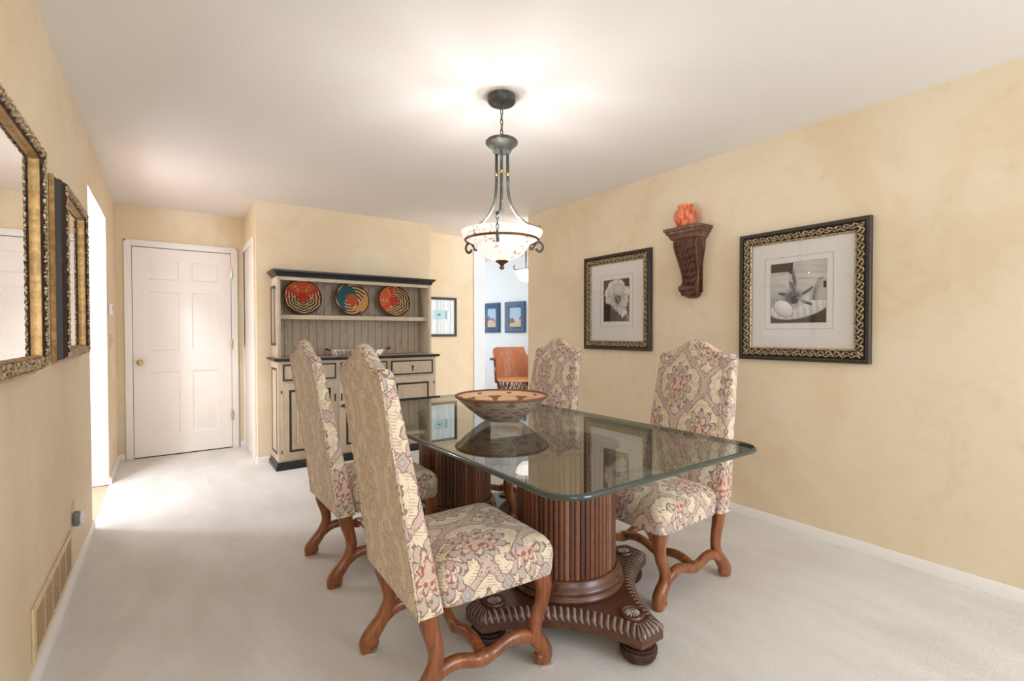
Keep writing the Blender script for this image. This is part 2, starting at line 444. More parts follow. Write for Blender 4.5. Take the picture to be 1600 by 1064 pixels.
# hall beyond the opening
struct('wall_hall', MB().box((-3.2, YO1, 0), (XL-.12, YO1+.1, 3.4)).box((-3.3, 2.3, 0), (-3.2, YO1+.1, 3.4)).box((-3.3, 2.3, 0), (XL-.12, 2.4, 3.4)).box((XL-.14, 2.4, H), (XL-.12, 5.1, 3.4)), M['hallwhite'], 'bright white hall wall seen through the left opening')
struct('ceiling_hall', MB().box((-3.3, 2.3, 3.4), (XL-.12, YO1+.1, 3.45)), M['hallwhite'], 'high white hall ceiling', 'ceiling')
# white room beyond the right-hand opening
KA = math.radians(-10); KD = Vector((math.sin(KA), math.cos(KA), 0)); KN = Vector((-math.cos(KA), math.sin(KA), 0)); KO = Vector((4.5, 7.1, 0))
def kpt(t, n, z): return KO+KD*t+KN*n+Vector((0, 0, z))
kb = MB(); q = [kpt(t, n, z) for z in (0, H) for t, n in ((-3.4, 0), (3.3, 0), (3.3, -.1), (-3.4, -.1))]
kb.add(q, [(3,2,1,0),(4,5,6,7),(0,1,5,4),(1,2,6,5),(2,3,7,6),(3,0,4,7)])
kb.box((2.2, 10.2, 0), (4.2, 10.3, H)).box((XR+.125, 2.6, 0), (6.2, 2.7, H)).box((2.3, YD+.01, 0), (2.4, 10.3, H))
struct('wall_next_room', kb, M['kitchenwhite'], 'white wall of the room beyond with two small blue frames')
# baseboards
def bb_y(mb, x, y0, y1, s, h=.058, t=.014):
    mb.prism([(0, 0), (t, 0), (t, h*.72), (t*.5, h), (0, h)], y0, y1, ax=1); n = 10
    for i in range(n): p = mb.v[-n+i]; mb.v[-n+i] = (x+s*p[0], p[1], p[2])
def bb_x(mb, y, x0, x1, h=.058, t=.014):
    mb.prism([(0, 0), (t, 0), (t, h*.72), (t*.5, h), (0, h)], x0, x1, ax=0); n = 10
    for i in range(n): p = mb.v[-n+i]; mb.v[-n+i] = (p[0], y-p[1], p[2])
b = MB(); bb_y(b, XR, YN, YRE, -1); struct('baseboard_right', b, M['white'], 'low white baseboard along the right wall')
b = MB(); bb_y(b, XL, YN, YO0, 1); bb_y(b, XL, YO1, YD, 1); struct('baseboard_left', b, M['white'], 'low white baseboard along the left wall')
b = MB(); bb_x(b, YH, XT, XH); bb_x(b, YB, XH, 3.25); bb_x(b, YD, XL, -.334); bb_x(b, YD, .632, XT); bb_y(b, XT, 5.015, 5.06, -1); bb_y(b, XH, YH, YB, 1); struct('baseboard_back', b, M['white'], 'low white baseboard along the back walls')
b = MB(); bb_x(b, YO1, -3.2, XL-.12, .07); struct('baseboard_hall', b, M['hallwood'], 'wood baseboard in the hall')

# six panel door
def casing(mb, x0, x1, zt, y, w=.058, t=.018):
    for a, b_ in (((x0-w, y-t, 0), (x0, y, zt+w)), ((x1, y-t, 0), (x1+w, y, zt+w)), ((x0, y-t, zt), (x1, y, zt+w))): mb.bbox(a, b_, .004)
    for a, b_ in (((x0-w, y-t-.006, 0), (x0-w+.018, y-t+.002, zt+w)), ((x1+w-.018, y-t-.006, 0), (x1+w, y-t+.002, zt+w)), ((x0-w, y-t-.006, zt+w-.018), (x1+w, y-t+.002, zt+w))): mb.bbox(a, b_, .003)
def sixpanel(mb, x0, x1, z0, z1, y):
    w = x1-x0; h = z1-z0
    cols = ((x0+.125*w/.82, x0+.37*w/.82), (x0+.475*w/.82, x1-.115*w/.82)); rows = ((.215, .835), (1.04, 1.62), (1.735, 1.925))
    xs = [x0, cols[0][0], cols[0][1], cols[1][0], cols[1][1], x1]; zs = [z0]+[z for r in rows for z in r]+[z1]
    for i in range(5):
        for j in range(len(zs)-1):
            a = (xs[i], xs[i+1]); c = (zs[j], zs[j+1])
            if i % 2 == 1 and j % 2 == 1:
                loops = []
                for ins, d in ((0, 0), (.012, .010), (.022, .010), (.050, .002)):
                    loops.append([(a[0]+ins, y+d, c[0]+ins), (a[1]-ins, y+d, c[0]+ins), (a[1]-ins, y+d, c[1]-ins), (a[0]+ins, y+d, c[1]-ins)])
                mb.loft(loops, cap0=False)
            else: mb.add([(a[0], y, c[0]), (a[1], y, c[0]), (a[1], y, c[1]), (a[0], y, c[1])], [(0, 1, 2, 3)])
    mb.add([(x0, y, z0), (x1, y, z0), (x1, y, z1), (x0, y, z1), (x0, y+.014, z0), (x1, y+.014, z0), (x1, y+.014, z1), (x0, y+.014, z1)], [(0, 1, 5, 4), (1, 2, 6, 5), (2, 3, 7, 6), (3, 0, 4, 7)])
d0, d1 = -.268, .558
b = MB(); sixpanel(b, d0+.004, d1-.004, .012, 2.042, YD-.018)
door = struct('door_1', b, M['door'], 'white six panel door with brass knob in the back wall', 'door', sharp=20)
kn = MB().lathe([(0.028, 0), (.028, .006), (.012, .010), (.011, .028), (.020, .034), (.029, .046), (.028, .058), (.016, .066), (0.0001, .068)], 24)
kn.xf(basis((-.212, YD-.015, .932), *ONBACK)); obj('door_knob', kn, M['brass'], door)
for z in (1.838, 1.094, .348):
    hb = MB(); hb.bbox((d1-.010, YD-.030, z-.045), (d1+.008, YD-.012, z+.045), .003); hb.tube([(d1, YD-.030, z-.05), (d1, YD-.030, z+.05)], .006, 8); obj('hinge', hb, M['brass'], door)
b = MB(); casing(b, d0, d1, 2.05, YD); struct('trim_3', b, M['white'], 'white casing round the six panel door', 'trim')
b = MB().box((d0, YD-.0035, 0), (d1, YD-.001, 2.048)); struct('trim_4', b, M['brownline'], 'dark gap round the six panel door', 'trim')
# closed door and casing in the short return wall
b = MB(); b.bbox((XT-.018, 5.115, 0), (XT, 5.175, 2.12), .004).bbox((XT-.018, 5.80, 0), (XT, 5.86, 2.12), .004).bbox((XT-.018, 5.175, 2.06), (XT, 5.80, 2.12), .004); struct('trim_5', b, M['white'], 'white casing of the side door beside the hutch wall', 'trim')
b = MB(); b.bbox((XT-.006, 5.177, .01), (XT+.004, 5.798, 2.058), .002); struct('door_2', b, M['door'], 'white side door in the short return wall', 'door')

# ------------------------------------------------------------------ dining chairs
def rr_section(x0, x1, w, n=14, r=.014, ne=3):
    """front line (y -w..w at x1) then back line, matched counts; corners rounded"""
    ys = []
    for k in range(ne+1): a = PI/2*k/ne; ys.append((-w+r-r*math.cos(a), r-r*math.sin(a)))
    mid = [(-w+r+(2*w-2*r)*k/n, 0) for k in range(1, n)]
    ys += mid+[(-y, d) for y, d in reversed(ys)]
    return [(x1-d, y) for y, d in ys], [(x0+d, y) for y, d in ys]
def ztop(y, w):
    t = abs(y)/w
    s = max(0, 1-t/.80); s = s*s*(3-2*s)
    e = max(0, (t-.90)/.10)
    return 1.106+.072*s-.012*e*e
def chair_back():
    mb = MB(); w = .224; rings = []; zb = .335
    ts = [0, .004, .02]+[i/26 for i in range(1, 25)]+[.95, .97, .982, .991, .997, 1.0]
    for t in ts:
        fr, bk = None, None
        zmid = t
        th = .088-.042*t
        xb = -.250-.110*t**1.1; xf = xb+th
        ww = w+.024*(1-t)
        ins = 0
        if t > .975: q = (t-.975)/.025; ins = .018*(1-math.sqrt(max(0, 1-q*q)))
        if t < .003: ins = .006
        f, k = rr_section(xb+ins, xf-ins, ww-ins*.8, 22)
        P = []
        for i, (x, y) in enumerate(f):
            z = zb+t*(ztop(y, w)-zb)
            pad = .016*max(0, 1-(abs(y)/(w-.055))**6)*min(1, max(0, (ztop(y, w)-.06-z)/.05)) if abs(y) < w-.055 else 0
            P.append((x+pad, y, z))
        for x, y in reversed(k): P.append((x, y, zb+t*(ztop(y, w)-zb)))
        rings.append(P)
    mb.loft(rings, cap0=False, cap1=False); n = len(rings[0]); h = n//2
    for base in (0, (len(rings)-1)*n):
        for i in range(h-1): mb.f.append((base+i, base+i+1, base+n-2-i, base+n-1-i)); mb.mi.append(0)
    return mb
def chair_seat():
    mb = MB(); rings = []
    xr, xf = -.166, .279; zb = .335
    def ring(ins, z, dome):
        P = []; N = 72; cx = (xr+xf)/2; a = (xf-xr)/2-ins
        for k in range(N):
            q = 2*PI*k/N; c_, s_ = math.cos(q), math.sin(q); e = .17
            x = cx+a*math.copysign(abs(c_)**e, c_)
            w = .236+.016*(x-xr)/(xf-xr)-ins
            P.append((x+(.012*(1-abs(s_)**2) if c_ > 0 else 0)*max(0, 1-ins*6), w*math.copysign(abs(s_)**e, s_), z))
        return P
    for ins, z in ((.008, zb), (.002, zb+.004), (0, zb+.02), (-.003, .40), (-.002, .425), (.004, .444), (.016, .460), (.036, .473), (.07, .484), (.11, .491), (.16, .495), (.205, .497)):
        rings.append(ring(ins, z, 0))
    mb.loft(rings); return mb
def add_uv(o, shift=(0, 0)):
    me = o.data; l = me.uv_layers.new(name='UVMap'); uv = np.zeros((len(me.loops), 2), np.float32)
    for p in me.polygons:
        n = p.normal; a = max(range(3), key=lambda i: abs(n[i])*(1.15 if i == 0 else 1))
        for li in p.loop_indices:
            c = me.vertices[me.loops[li].vertex_index].co
            if a == 2: uv[li] = (c.y, c.x+.22)
            elif a == 0: uv[li] = (c.y, c.z-.02)
            else: uv[li] = (c.x+.155, c.z-.02)
            uv[li] += shift
    l.data.foreach_set('uv', uv.ravel())
def spl(pts, n=6):
    P = [Vector(p) for p in pts]; out = []
    for i in range(len(P)-1):
        p0, p1, p2, p3 = P[max(i-1, 0)], P[i], P[i+1], P[min(i+2, len(P)-1)]
        for k in range(n):
            t = k/n
            out.append(.5*((2*p1)+(p2-p0)*t+(2*p0-5*p1+4*p2-p3)*t*t+(3*p1-p0-3*p2+p3)*t**3))
    out.append(P[-1]); return out
def spl1(vals, n=6): return [v[0] for v in spl([(v, 0, 0) for v in vals], n)]
def chair_leg(front, sy):
    mb = MB(); y = sy*.212
    if front: pts = [(.240, y, .345), (.254, y, .285), (.242, y, .220), (.216, y, .160), (.216, y, .112), (.243, y, .070), (.258, y, .036), (.252, y, .004)]
    else: pts = [(-.206, y, .345), (-.200, y, .290), (-.182, y, .225), (-.178, y, .170), (-.204, y, .115), (-.240, y, .070), (-.264, y, .036), (-.266, y, .004)]
    rad = [.034, .030, .026, .025, .027, .031, .030, .024]
    mb.tube(spl(pts), [(r*1.0, r*.86) for r in spl1(rad)], 14, up=(1, 0, 0), sq=.8)
    s = 1 if front else -1
    mb.ball((pts[-2][0]-s*.026, y, .030), (.019, .022, .026), 12, 8)      # curled inner toe
    return mb
def side_stretcher(sy):
    y = sy*.212
    pts = [(-.212, y, .098), (-.16, y, .134), (-.10, y, .140), (-.035, y, .120), (0, y, .118), (.035, y, .120), (.10, y, .140), (.16, y, .134), (.224, y, .098)]
    return MB().tube(spl(pts), [(r, r*.9) for r in spl1([.022, .023, .022, .022, .027, .022, .022, .023, .022])], 12, up=(0, 0, 1), sq=.8)
def cross_stretcher():
    pts = [(0, -.205, .120), (0, -.14, .140), (0, -.08, .138), (0, -.03, .120), (0, 0, .116), (0, .03, .120), (0, .08, .138), (0, .14, .140), (0, .205, .120)]
    return MB().tube(spl(pts), [(r, r*.9) for r in spl1([.02, .021, .02, .019, .022, .019, .02, .021, .02])], 12, up=(0, 0, 1), sq=.8)
def chair_piping(rear):
    w = .222; pts = []
    def P(t, y):
        z = .335+t*(ztop(y, .224)-.335); xb = -.250-.110*t**1.1; return (xb+.002 if rear else xb+.088-.042*t-.002, y+math.copysign(.024*(1-t), y) if abs(y) > .1 else y, z)
    ins = 0 if rear else .042
    tt = [i/30 for i in range(0, 31)]
    tt = [t for t in tt if rear or t > .18]
    top = .985 if rear else .935
    for t in tt:
        if t < top: pts.append(P(t, -w+ins+.003))
    for k in range(0, 25): pts.append(P(top, (-w+ins+.006)+(2*w-2*ins-.012)*k/24))
    for t in reversed(tt):
        if t < top: pts.append(P(t, w-ins-.003))
    return MB().tube(pts, .0042, 6)
GC = 'high back chairs round the dining table'
def make_chair(label, loc, rz):
    t = thing('dining_chair', label, 'chair', loc, rz, GC, world=False)
    s = obj('seat', chair_seat(), M['fabric'], t, 60); add_uv(s)
    k = obj('backrest', chair_back(), [M['fabric'], M['light_washed']], t, 60); add_uv(k, (.06, .0))
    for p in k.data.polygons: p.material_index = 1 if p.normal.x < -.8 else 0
    for rear in (True, False):
        p = obj('piping', chair_piping(rear), M['fabric'], k, 60); add_uv(p)
    for f in (True, False):
        for sy in (1, -1): obj('leg', chair_leg(f, sy), M['legwood'], t, 60)
    for sy in (1, -1): obj('side_stretcher', side_stretcher(sy), M['legwood'], t, 60)
    obj('cross_stretcher', cross_stretcher(), M['legwood'], t, 60)
    return t
def copy_thing(src, label, loc, rz):
    r = src.copy(); C.objects.link(r); r.location = loc; r.rotation_euler = (0, 0, rz); r['label'] = label
    for ch in list(src.children):
        c = ch.copy(); C.objects.link(c); c.parent = r
        for g in list(ch.children):
            d = g.copy(); C.objects.link(d); d.parent = c
    return r
R = math.radians
ch1 = make_chair('floral tapestry high back chair seen from behind, nearest, standing whole in front of the table', (.868, 1.585, 0), R(-1.5))
ch2 = copy_thing(ch1, 'floral tapestry chair behind the nearest chair, in front of the hutch left half', (.893, 2.570, 0), R(1))
ch3 = copy_thing(ch1, 'floral tapestry chair facing us between the two flower prints, by the right wall', (1.995, 1.545, 0), R(180))
ch4 = copy_thing(ch1, 'floral tapestry chair behind the woven bowl, below the smaller flower print', (1.925, 2.600, 0), R(180.5))
gl = None
for ch in (ch1, ch2):
    for lg in [c for c in ch.children if c.name.startswith('leg')]:
        co = [v.co for v in lg.data.vertices]; zmin = min(c.z for c in co); fx = [c for c in co if c.z < zmin+.01]
        cx = sum(c.x for c in fx)/len(fx); cy = sum(c.y for c in fx)/len(fx)
        g = MB(); ring = [(cx+(.034+.006*math.sin(5*a+cx*50))*math.cos(a), cy+(.03+.005*math.sin(4*a))*math.sin(a)) for a in [2*PI*k/24 for k in range(24)]]
        g.prism(ring, .0005, .0038)
        obj('glide', g, M['felt'], lg)['label'] = 'pale carpet protector under the foot'

# ------------------------------------------------------------------ dining table
TX, TY = 1.42, 2.08; ZT = .757
table = thing('dining_table', 'glass topped dining table on two reeded wooden pedestals in the middle of the room', 'table', (TX, TY, 0))
def rrect(w, h, r, n=10):
    P = []
    for cx, cy, a0 in ((w-r, h-r, 0), (-w+r, h-r, PI/2), (-w+r, -h+r, PI), (w-r, -h+r, 3*PI/2)):
        for k in range(n+1): a = a0+PI/2*k/n; P.append((cx+r*math.cos(a), cy+r*math.sin(a)))
    return P
gt_ = MB(); hw, hl, th = .545, 1.10, .020; rings = []
for k in range(0, 9):
    a = -PI/2+PI*k/8; ins = .011*(1-math.cos(a)); rings.append([(TX+x, TY+y, ZT-th/2+th/2*math.sin(a)) for x, y in rrect(hw-ins, hl-ins, .11-ins)])
n = len(rings[0]); gt_.loft(rings, mi=1, cap0=False, cap1=False)
gt_.f += [tuple(range(n-1, -1, -1)), tuple(8*n+k for k in range(n))]; gt_.mi += [0, 0]
gto = obj('glass_top', gt_, [M['glass'], M['edge']], table, 60)
for p in gto.data.polygons: p.use_smooth = len(p.vertices) < 6
bm = bmesh.new(); bm.from_mesh(gto.data)
for e in bm.edges: e.smooth = not any(len(f.verts) > 6 for f in e.link_faces)
bm.to_mesh(gto.data); bm.free()
gto['label'] = 'clear glass top with rounded corners and green edge'
def pedestal(cx, cy):
    rad = .214; ns = 62; per = 6; ring = []; cols = []
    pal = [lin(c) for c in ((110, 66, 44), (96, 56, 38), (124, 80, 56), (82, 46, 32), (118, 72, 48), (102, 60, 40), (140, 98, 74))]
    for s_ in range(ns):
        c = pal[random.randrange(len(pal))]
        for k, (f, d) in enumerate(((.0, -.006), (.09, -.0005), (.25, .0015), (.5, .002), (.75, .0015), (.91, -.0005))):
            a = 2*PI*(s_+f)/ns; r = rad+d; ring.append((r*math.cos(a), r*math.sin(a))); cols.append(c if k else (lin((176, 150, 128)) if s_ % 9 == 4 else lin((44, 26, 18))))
    mb = MB(); zs = (.225, .40, .57, .735); 
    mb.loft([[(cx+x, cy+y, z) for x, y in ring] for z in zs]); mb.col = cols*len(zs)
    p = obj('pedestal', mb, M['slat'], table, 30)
    p['label'] = 'reeded round wooden column'
    obj('base_molding', MB().lathe([(.20, .149), (.246, .149), (.251, .156), (.250, .166), (.243, .171), (.241, .176), (.245, .184), (.243, .196), (.234, .202), (.231, .210), (.226, .216), (.224, .228), (.215, .231), (.20, .231)], 64, (cx, cy)), M['darkwood'], p, 50)
    obj('top_cap', MB().lathe([(.19, .732), (.232, .732), (.234, .7345), (.19, .7365)], 64, (cx, cy)), M['darkwood'], p)
    # concave sided plinth with four cut corners
    def outline(sc, n=18):
        P = []
        tip, hwid = .475*sc+.0, .062
        for q in range(4):
            a = q*PI/2; e = Vector((math.cos(a), math.sin(a))); f = Vector((-e.y, e.x))
            p0 = e*tip+f*hwid*(1-.0); a2 = a+PI/2; e2 = Vector((math.cos(a2), math.sin(a2))); f2 = Vector((-e2.y, e2.x)); p1 = e2*tip-f2*hwid
            P.append(e*tip-f*hwid); m_ = ((e+e2)/2*.58*.0+(e+e2).normalized()*(.300*sc))
            for k in range(n):
                t = k/n; P.append(p0*(1-t)**2+(2*m_-(p0+p1)/2)*2*t*(1-t)+p1*t*t)
        return P
    def miter(o, i):
        N = len(o); a1 = (o[i]-o[i-1]).normalized(); a2 = (o[(i+1) % N]-o[i]).normalized(); t = (a1+a2).normalized()
        return Vector((t.y, -t.x))/max(.5, t.dot(a1))
    def ringat(sc, z, ins): 
        o = outline(sc); L = []
        N = len(o)
        for i in range(N):
            nrm = miter(o, i); L.append((cx+o[i].x-nrm.x*ins, cy+o[i].y-nrm.y*ins, z))
        return L
    def fan(mb, ring, z, flip):
        o_ = len(mb.v); mb.v += list(ring)+[(cx, cy, z)]; n_ = len(ring)
        for k in range(n_): mb.f.append((o_+k, o_+(k+1) % n_, o_+n_) if not flip else (o_+(k+1) % n_, o_+k, o_+n_)); mb.mi.append(0)
    pl = MB(); rr_ = [ringat(1, .082, .010), ringat(1, .085, .004), ringat(1, .116, .004), ringat(1, .119, .008), ringat(1, .140, .028), ringat(1, .150, .036)]
    pl.loft(rr_, cap0=False, cap1=False); fan(pl, rr_[0], .082, True); fan(pl, rr_[-1], .150, False)
    obj('base_plate', pl, M['darkwood'], p, 40)
    # carved gadroon lobes round the edge
    gd = MB(); o0 = outline(1); N0 = len(o0); fine = []
    for i in range(N0):
        A, B = o0[i], o0[(i+1) % N0]; m_ = max(1, int((B-A).length/.0028))
        t_ = miter(o0, i); t2 = miter(o0, (i+1) % N0); nn_ = (B-A).normalized(); nn_ = Vector((nn_.y, -nn_.x)); Le = (B-A).length
        for k in range(m_):
            fine.append((A.lerp(B, k/m_), t_.lerp(t2, k/m_)))
    tot = 0; S_ = [0]
    for i in range(1, len(fine)): tot += (fine[i][0]-fine[i-1][0]).length; S_.append(tot)
    pitch_ = tot/round(tot/.0245); rgs = []; cl = []
    lobe = lin((86, 50, 36)); wash = lin((205, 196, 188))
    for j, (ins, z, bul) in enumerate(((.005, .116, 0), (.003, .122, .5), (.007, .132, 1), (.017, .142, 1), (.028, .149, .7), (.036, .1515, .2), (.044, .1505, 0))):
        rg = []
        for (q_, nr), s_ in zip(fine, S_):
            w_ = abs(math.sin(PI*(s_/pitch_+.10*j))); b_ = (w_**.6-.55)*.0075*bul
            rg.append((cx+q_.x-nr.x*(ins-b_), cy+q_.y-nr.y*(ins-b_), z+b_*.7)); k_ = max(0, 1-w_/.5); cl.append(tuple(l*(1-k_)+g_*k_ for l, g_ in zip(lobe, wash)))
        rgs.append(rg)
    gd.loft(rgs, cap0=False, cap1=False); gd.col = cl
    obj('gadroon_edge', gd, M['slat'], p, 60)
    for q in range(4):
        a = q*PI/2; e = Vector((math.cos(a), math.sin(a)))
        fx, fy = cx+e.x*.405, cy+e.y*.405
        prof = [(.036, .0), (.046, .004)]
        for k in range(6):
            z = .008+k*.0115; rr = .052+.018*math.sin(PI*(k+.8)/6.4)
            prof += [(rr-.004, z), (rr, z+.003), (rr, z+.008), (rr-.004, z+.0105)]
        prof += [(.046, .080), (.046, .084)]
        obj('bun_foot', MB().lathe(prof, 28, (fx, fy)), M['foot'], p, 30)
        rs = MB(); fx, fy = cx+e.x*.375, cy+e.y*.375
        rs.lathe([(.046, .148), (.046, .155), (.043, .159), (.037, .160), (.034, .156), (.032, .155), (.0001, .155)], 28, (fx, fy))
        for k in range(12):
            b_ = 2*PI*k/12; Rm = Matrix.Rotation(b_, 3, 'Z'); rs.ball((fx+.018*math.cos(b_), fy+.018*math.sin(b_), .1565), (.013, .0038, .0045), 8, 5, Rm, 1)
        rs.ball((fx, fy, .157), (.006, .006, .005), 8, 5, None, 1)
        obj('rosette', rs, [M['darkwood'], M['rosette']], p, 40)
pedestal(TX, 1.585); pedestal(TX, 2.585)

# coiled basket bowl
def coil_col(fn, prof, n):
    return [fn(i, 2*PI*k/n, r, z) for i, (r, z) in enumerate(prof) for k in range(n)]
bowl = thing('woven_bowl', 'wide coiled basket bowl with dark stepped motifs at the centre of the glass table', 'bowl', (TX, TY, ZT))
zb = ZT+.001; outp = []; inp = []
for k in range(0, 45):
    t = k/44; r = .088+(.240-.088)*t**.93; z = zb+.004+.124*t**1.12; outp.append((r+.0022*abs(math.sin(PI*t*15)), z))
for k in range(44, -1, -1):
    t = k/44; r = .080+(.232-.080)*t**.93; z = zb+.014+.114*t**1.12; inp.append((r+.0015*abs(math.sin(PI*t*15)), z))
inp.append((.0001, zb+.012))
def bowl_c(i, a, r, z):
    t = (z-zb)/.128; k = (a/(2*PI)*8) % 1
    coil = .82+.18*abs(math.sin(PI*t*15))
    c = np.array(lin((188, 160, 132)))*coil
    st = int(t*15)
    if i < 45:
        c = np.array(lin((214, 190, 166)))*(.80+.20*abs(math.sin(PI*t*22)))*(.90+.14*math.sin(a*190+i))*(1-.16*(.5+.5*math.sin(a*5+t*9)))
        kk = abs(k-.5)
        if (st in (3, 4) and kk < .22) or (st == 7 and .14 < kk < .40) or (st == 9 and kk > .30) or (st == 13 and kk < .06) or (st == 12 and kk < .10) or (st == 11 and kk < .14) or (st == 5 and kk > .36): c = np.array(lin((150, 128, 116)))*coil
    else:
        c = np.array(lin((250, 212, 170)))*coil
        kk = abs(k-.5)
        if (st in (11,) and kk < .22) or (st == 10 and kk < .14) or (st == 9 and kk < .06) or (st == 13 and kk > .44): c = np.array(lin((148, 102, 84)))
        if st % 3 == 2: c = c*.86
    return c
prof = outp+inp; nb = 160
b = MB(); b.lathe(prof, nb, (TX, TY)); b.col = coil_col(bowl_c, prof, nb)
obj('basket_body', b, M['woven'], bowl, 40)
rim = []; 
b = MB(); pr = [(.237+.0075*math.cos(2*PI*k/10), zb+.129+.0065*math.sin(2*PI*k/10)) for k in range(10)]
b.lathe(pr, 160, (TX, TY), closed=True)
b.col = [np.array(lin((142, 92, 72)))*(.8+.3*(math.sin(2*PI*k/160*90+i) > 0)) for i in range(10) for k in range(160)]
obj('rim_coil', b, M['woven'], bowl, 60)

# ------------------------------------------------------------------ hutch
hx0, hx1, hyf, hyb = .790, 2.322, 4.645, 4.995
hutch = thing('china_hutch', 'tall cream hutch with black crown and beadboard back against the back wall', 'hutch', ((hx0+hx1)/2, (hyf+hyb)/2, 0))
b = MB(); b.bbox((hx0, hyf, .04), (hx1, hyb, .962), .003)
obj('cabinet_body', b, M['cream'], hutch)
pl = MB(); pr = [(-.022, 0), (-.022, .038), (-.012, .046), (-.010, .058), (-.002, .070), (.05, .070), (.05, 0)]
def skirt(mb, prof, x0, x1, yf, yb):
    rings = []
    for d, z in prof: rings.append([(x0+d, yb, z), (x0+d, yf+d, z), (x1-d, yf+d, z), (x1-d, yb, z)])
    n = len(rings)
    vs = [p for r in rings for p in r]; fs = []
    for i in range(n):
        j = (i+1) % n
        for k in range(3): fs.append((i*4+k, i*4+k+1, j*4+k+1, j*4+k))
    fs += [tuple(i*4 for i in range(n)), tuple(i*4+3 for i in range(n-1, -1, -1))]
    mb.add(vs, fs)
skirt(pl, pr, hx0, hx1, hyf, hyb); obj('plinth', pl, M['black'], hutch, 30)
ct = MB(); skirt(ct, [(-.016, .962), (-.030, .970), (-.036, .978), (-.034, .988), (.05, .990), (.05, .962)], hx0, hx1, hyf, hyb)
obj('counter_edge', ct, M['black'], hutch, 30)
obj('countertop', MB().box((hx0-.0, hyf-.0, .9625), (hx1, hyb, .9912)), M['bead'], hutch)
# three drawers, three doors
cw = (hx1-hx0-.036)/3
def border(mb, x0, x1, z0, z1, y, w, d0, d1):
    loops = [[(x0+i, y-d, z0+i), (x1-i, y-d, z0+i), (x1-i, y-d, z1-i), (x0+i, y-d, z1-i)] for i, d in ((0, -.004), (0, d0), (w*.3, d1), (w*.7, d1), (w, d0), (w, -.004))]
    mb.loft(loops, cap0=False, cap1=False)
for i in range(3):
    a = hx0+.018+i*cw+.008; c = a+cw-.016
    d = MB(); d.bbox((a+.014, hyf-.010, .790), (c-.014, hyf+.01, .932), .003)
    dr = obj('drawer', d, M['cream'], hutch)
    e = MB(); border(e, a+.012, c-.012, .788, .934, hyf-.010, .013, .002, .005); obj('drawer_border', e, M['brownline'], dr)
    e = MB(); xm = (a+c)/2; e.lathe([(.0001, .010), (.011, .009), (.012, .004), (.012, 0)], 16); e.bbox((-.005, -.034, 0), (.005, -.004, .008), .002); e.ball((0, -.036, .004), (.008, .006, .004), 10, 6)
    e.xf(basis((xm, hyf-.0105, .868), *ONBACK)); obj('keyhole_plate', e, M['ebony'], dr)
    d = MB(); d.bbox((a+.002, hyf-.009, .085), (c-.002, hyf+.01, .768), .003)
    dd = obj('door', d, M['cream'], hutch)
    e = MB(); border(e, a+.062, c-.062, .152, .706, hyf-.009, .018, .002, .006); obj('panel_border', e, M['brownline'], dd)
    e = MB(); x0, x1, z0, z1 = a+.080, c-.080, .170, .688
    loops = [[(x0+q, hyf-.009-dq, z0+q), (x1-q, hyf-.009-dq, z0+q), (x1-q, hyf-.009-dq, z1-q), (x0+q, hyf-.009-dq, z1-q)] for q, dq in ((0, .0), (.003, .004), (.036, .004), (.040, .001), (.044, .001), (.056, .006))]
    e.loft(loops); obj('raised_panel', e, M['cream'], dd, 20)
    sx = a+.022 if i else c-.022
    e = MB(); e.bbox((sx-.007, hyf-.012, .575), (sx+.007, hyf-.008, .645), .002); e.ball((sx, hyf-.014, .632), (.006, .006, .006), 8, 6); obj('lock_plate', e, M['ebony'], dd)
    for hz in (.16, .69):
        ox = c if i else a
        e = MB(); e.tube([(ox, hyf-.010, hz-.014), (ox, hyf-.010, hz+.014)], .0045, 8); obj('hinge', e, M['brownline'], dd)
# side frame and inset panels, left and right
for xs, s_ in ((hx0, -1), (hx1, 1)):
    e = MB(); 
    for z0, z1, y0, y1 in ((.13, .90, hyf+.05, hyb-.05), (1.10, 1.64, 4.775, 4.955)):
        w = .020
        loops = [[(xs+s_*d, y0+i, z0+i), (xs+s_*d, y1-i, z0+i), (xs+s_*d, y1-i, z1-i), (xs+s_*d, y0+i, z1-i)] for i, d in ((0, -.002), (0, .003), (w, .003), (w, -.002))]
        e.loft(loops, cap0=False, cap1=False)
    obj('side_panel_border', e, M['navyline'], hutch)
uyf = 4.725; ub0, ub1 = hx0+.012, hx1-.012
obj('upper_side', MB().bbox((ub0, uyf, .9915), (ub0+.030, hyb, 1.722), .003), M['cream'], hutch)
obj('upper_side', MB().bbox((ub1-.030, uyf, .9915), (ub1, hyb, 1.722), .003), M['cream'], hutch)
obj('header_rail', MB().bbox((ub0+.030, uyf, 1.690), (ub1-.030, uyf+.02, 1.722), .002).box((ub0+.03, uyf+.02, 1.712), (ub1-.03, hyb, 1.722)), M['cream'], hutch)
bd = MB(); bw = .0735; x = ub0+.03
while x < ub1-.031:
    x2 = min(x+bw, ub1-.03); bd.bbox((x+.0012, hyb-.016, .9915), (x2-.0012, hyb-.006, 1.712), .0022, 1); x = x2
obj('beadboard_back', bd, M['bead'], hutch, 20)
obj('back_groove', MB().box((ub0+.03, hyb-.0075, .9915), (ub1-.03, hyb-.002, 1.712)), M['groove'], hutch)
obj('plate_shelf', MB().bbox((ub0+.031, uyf+.03, 1.338), (ub1-.031, hyb-.017, 1.380), .004), M['cream'], hutch)
cr = MB(); skirt(cr, [(.0, 1.722), (-.006, 1.724), (-.010, 1.742), (-.026, 1.760), (-.036, 1.766), (-.038, 1.782), (.05, 1.784), (.05, 1.722)], ub0, ub1, uyf, hyb)
cr.box((ub0+.04, uyf+.04, 1.770), (ub1-.04, hyb, 1.783)); obj('crown', cr, M['black'], hutch, 30)

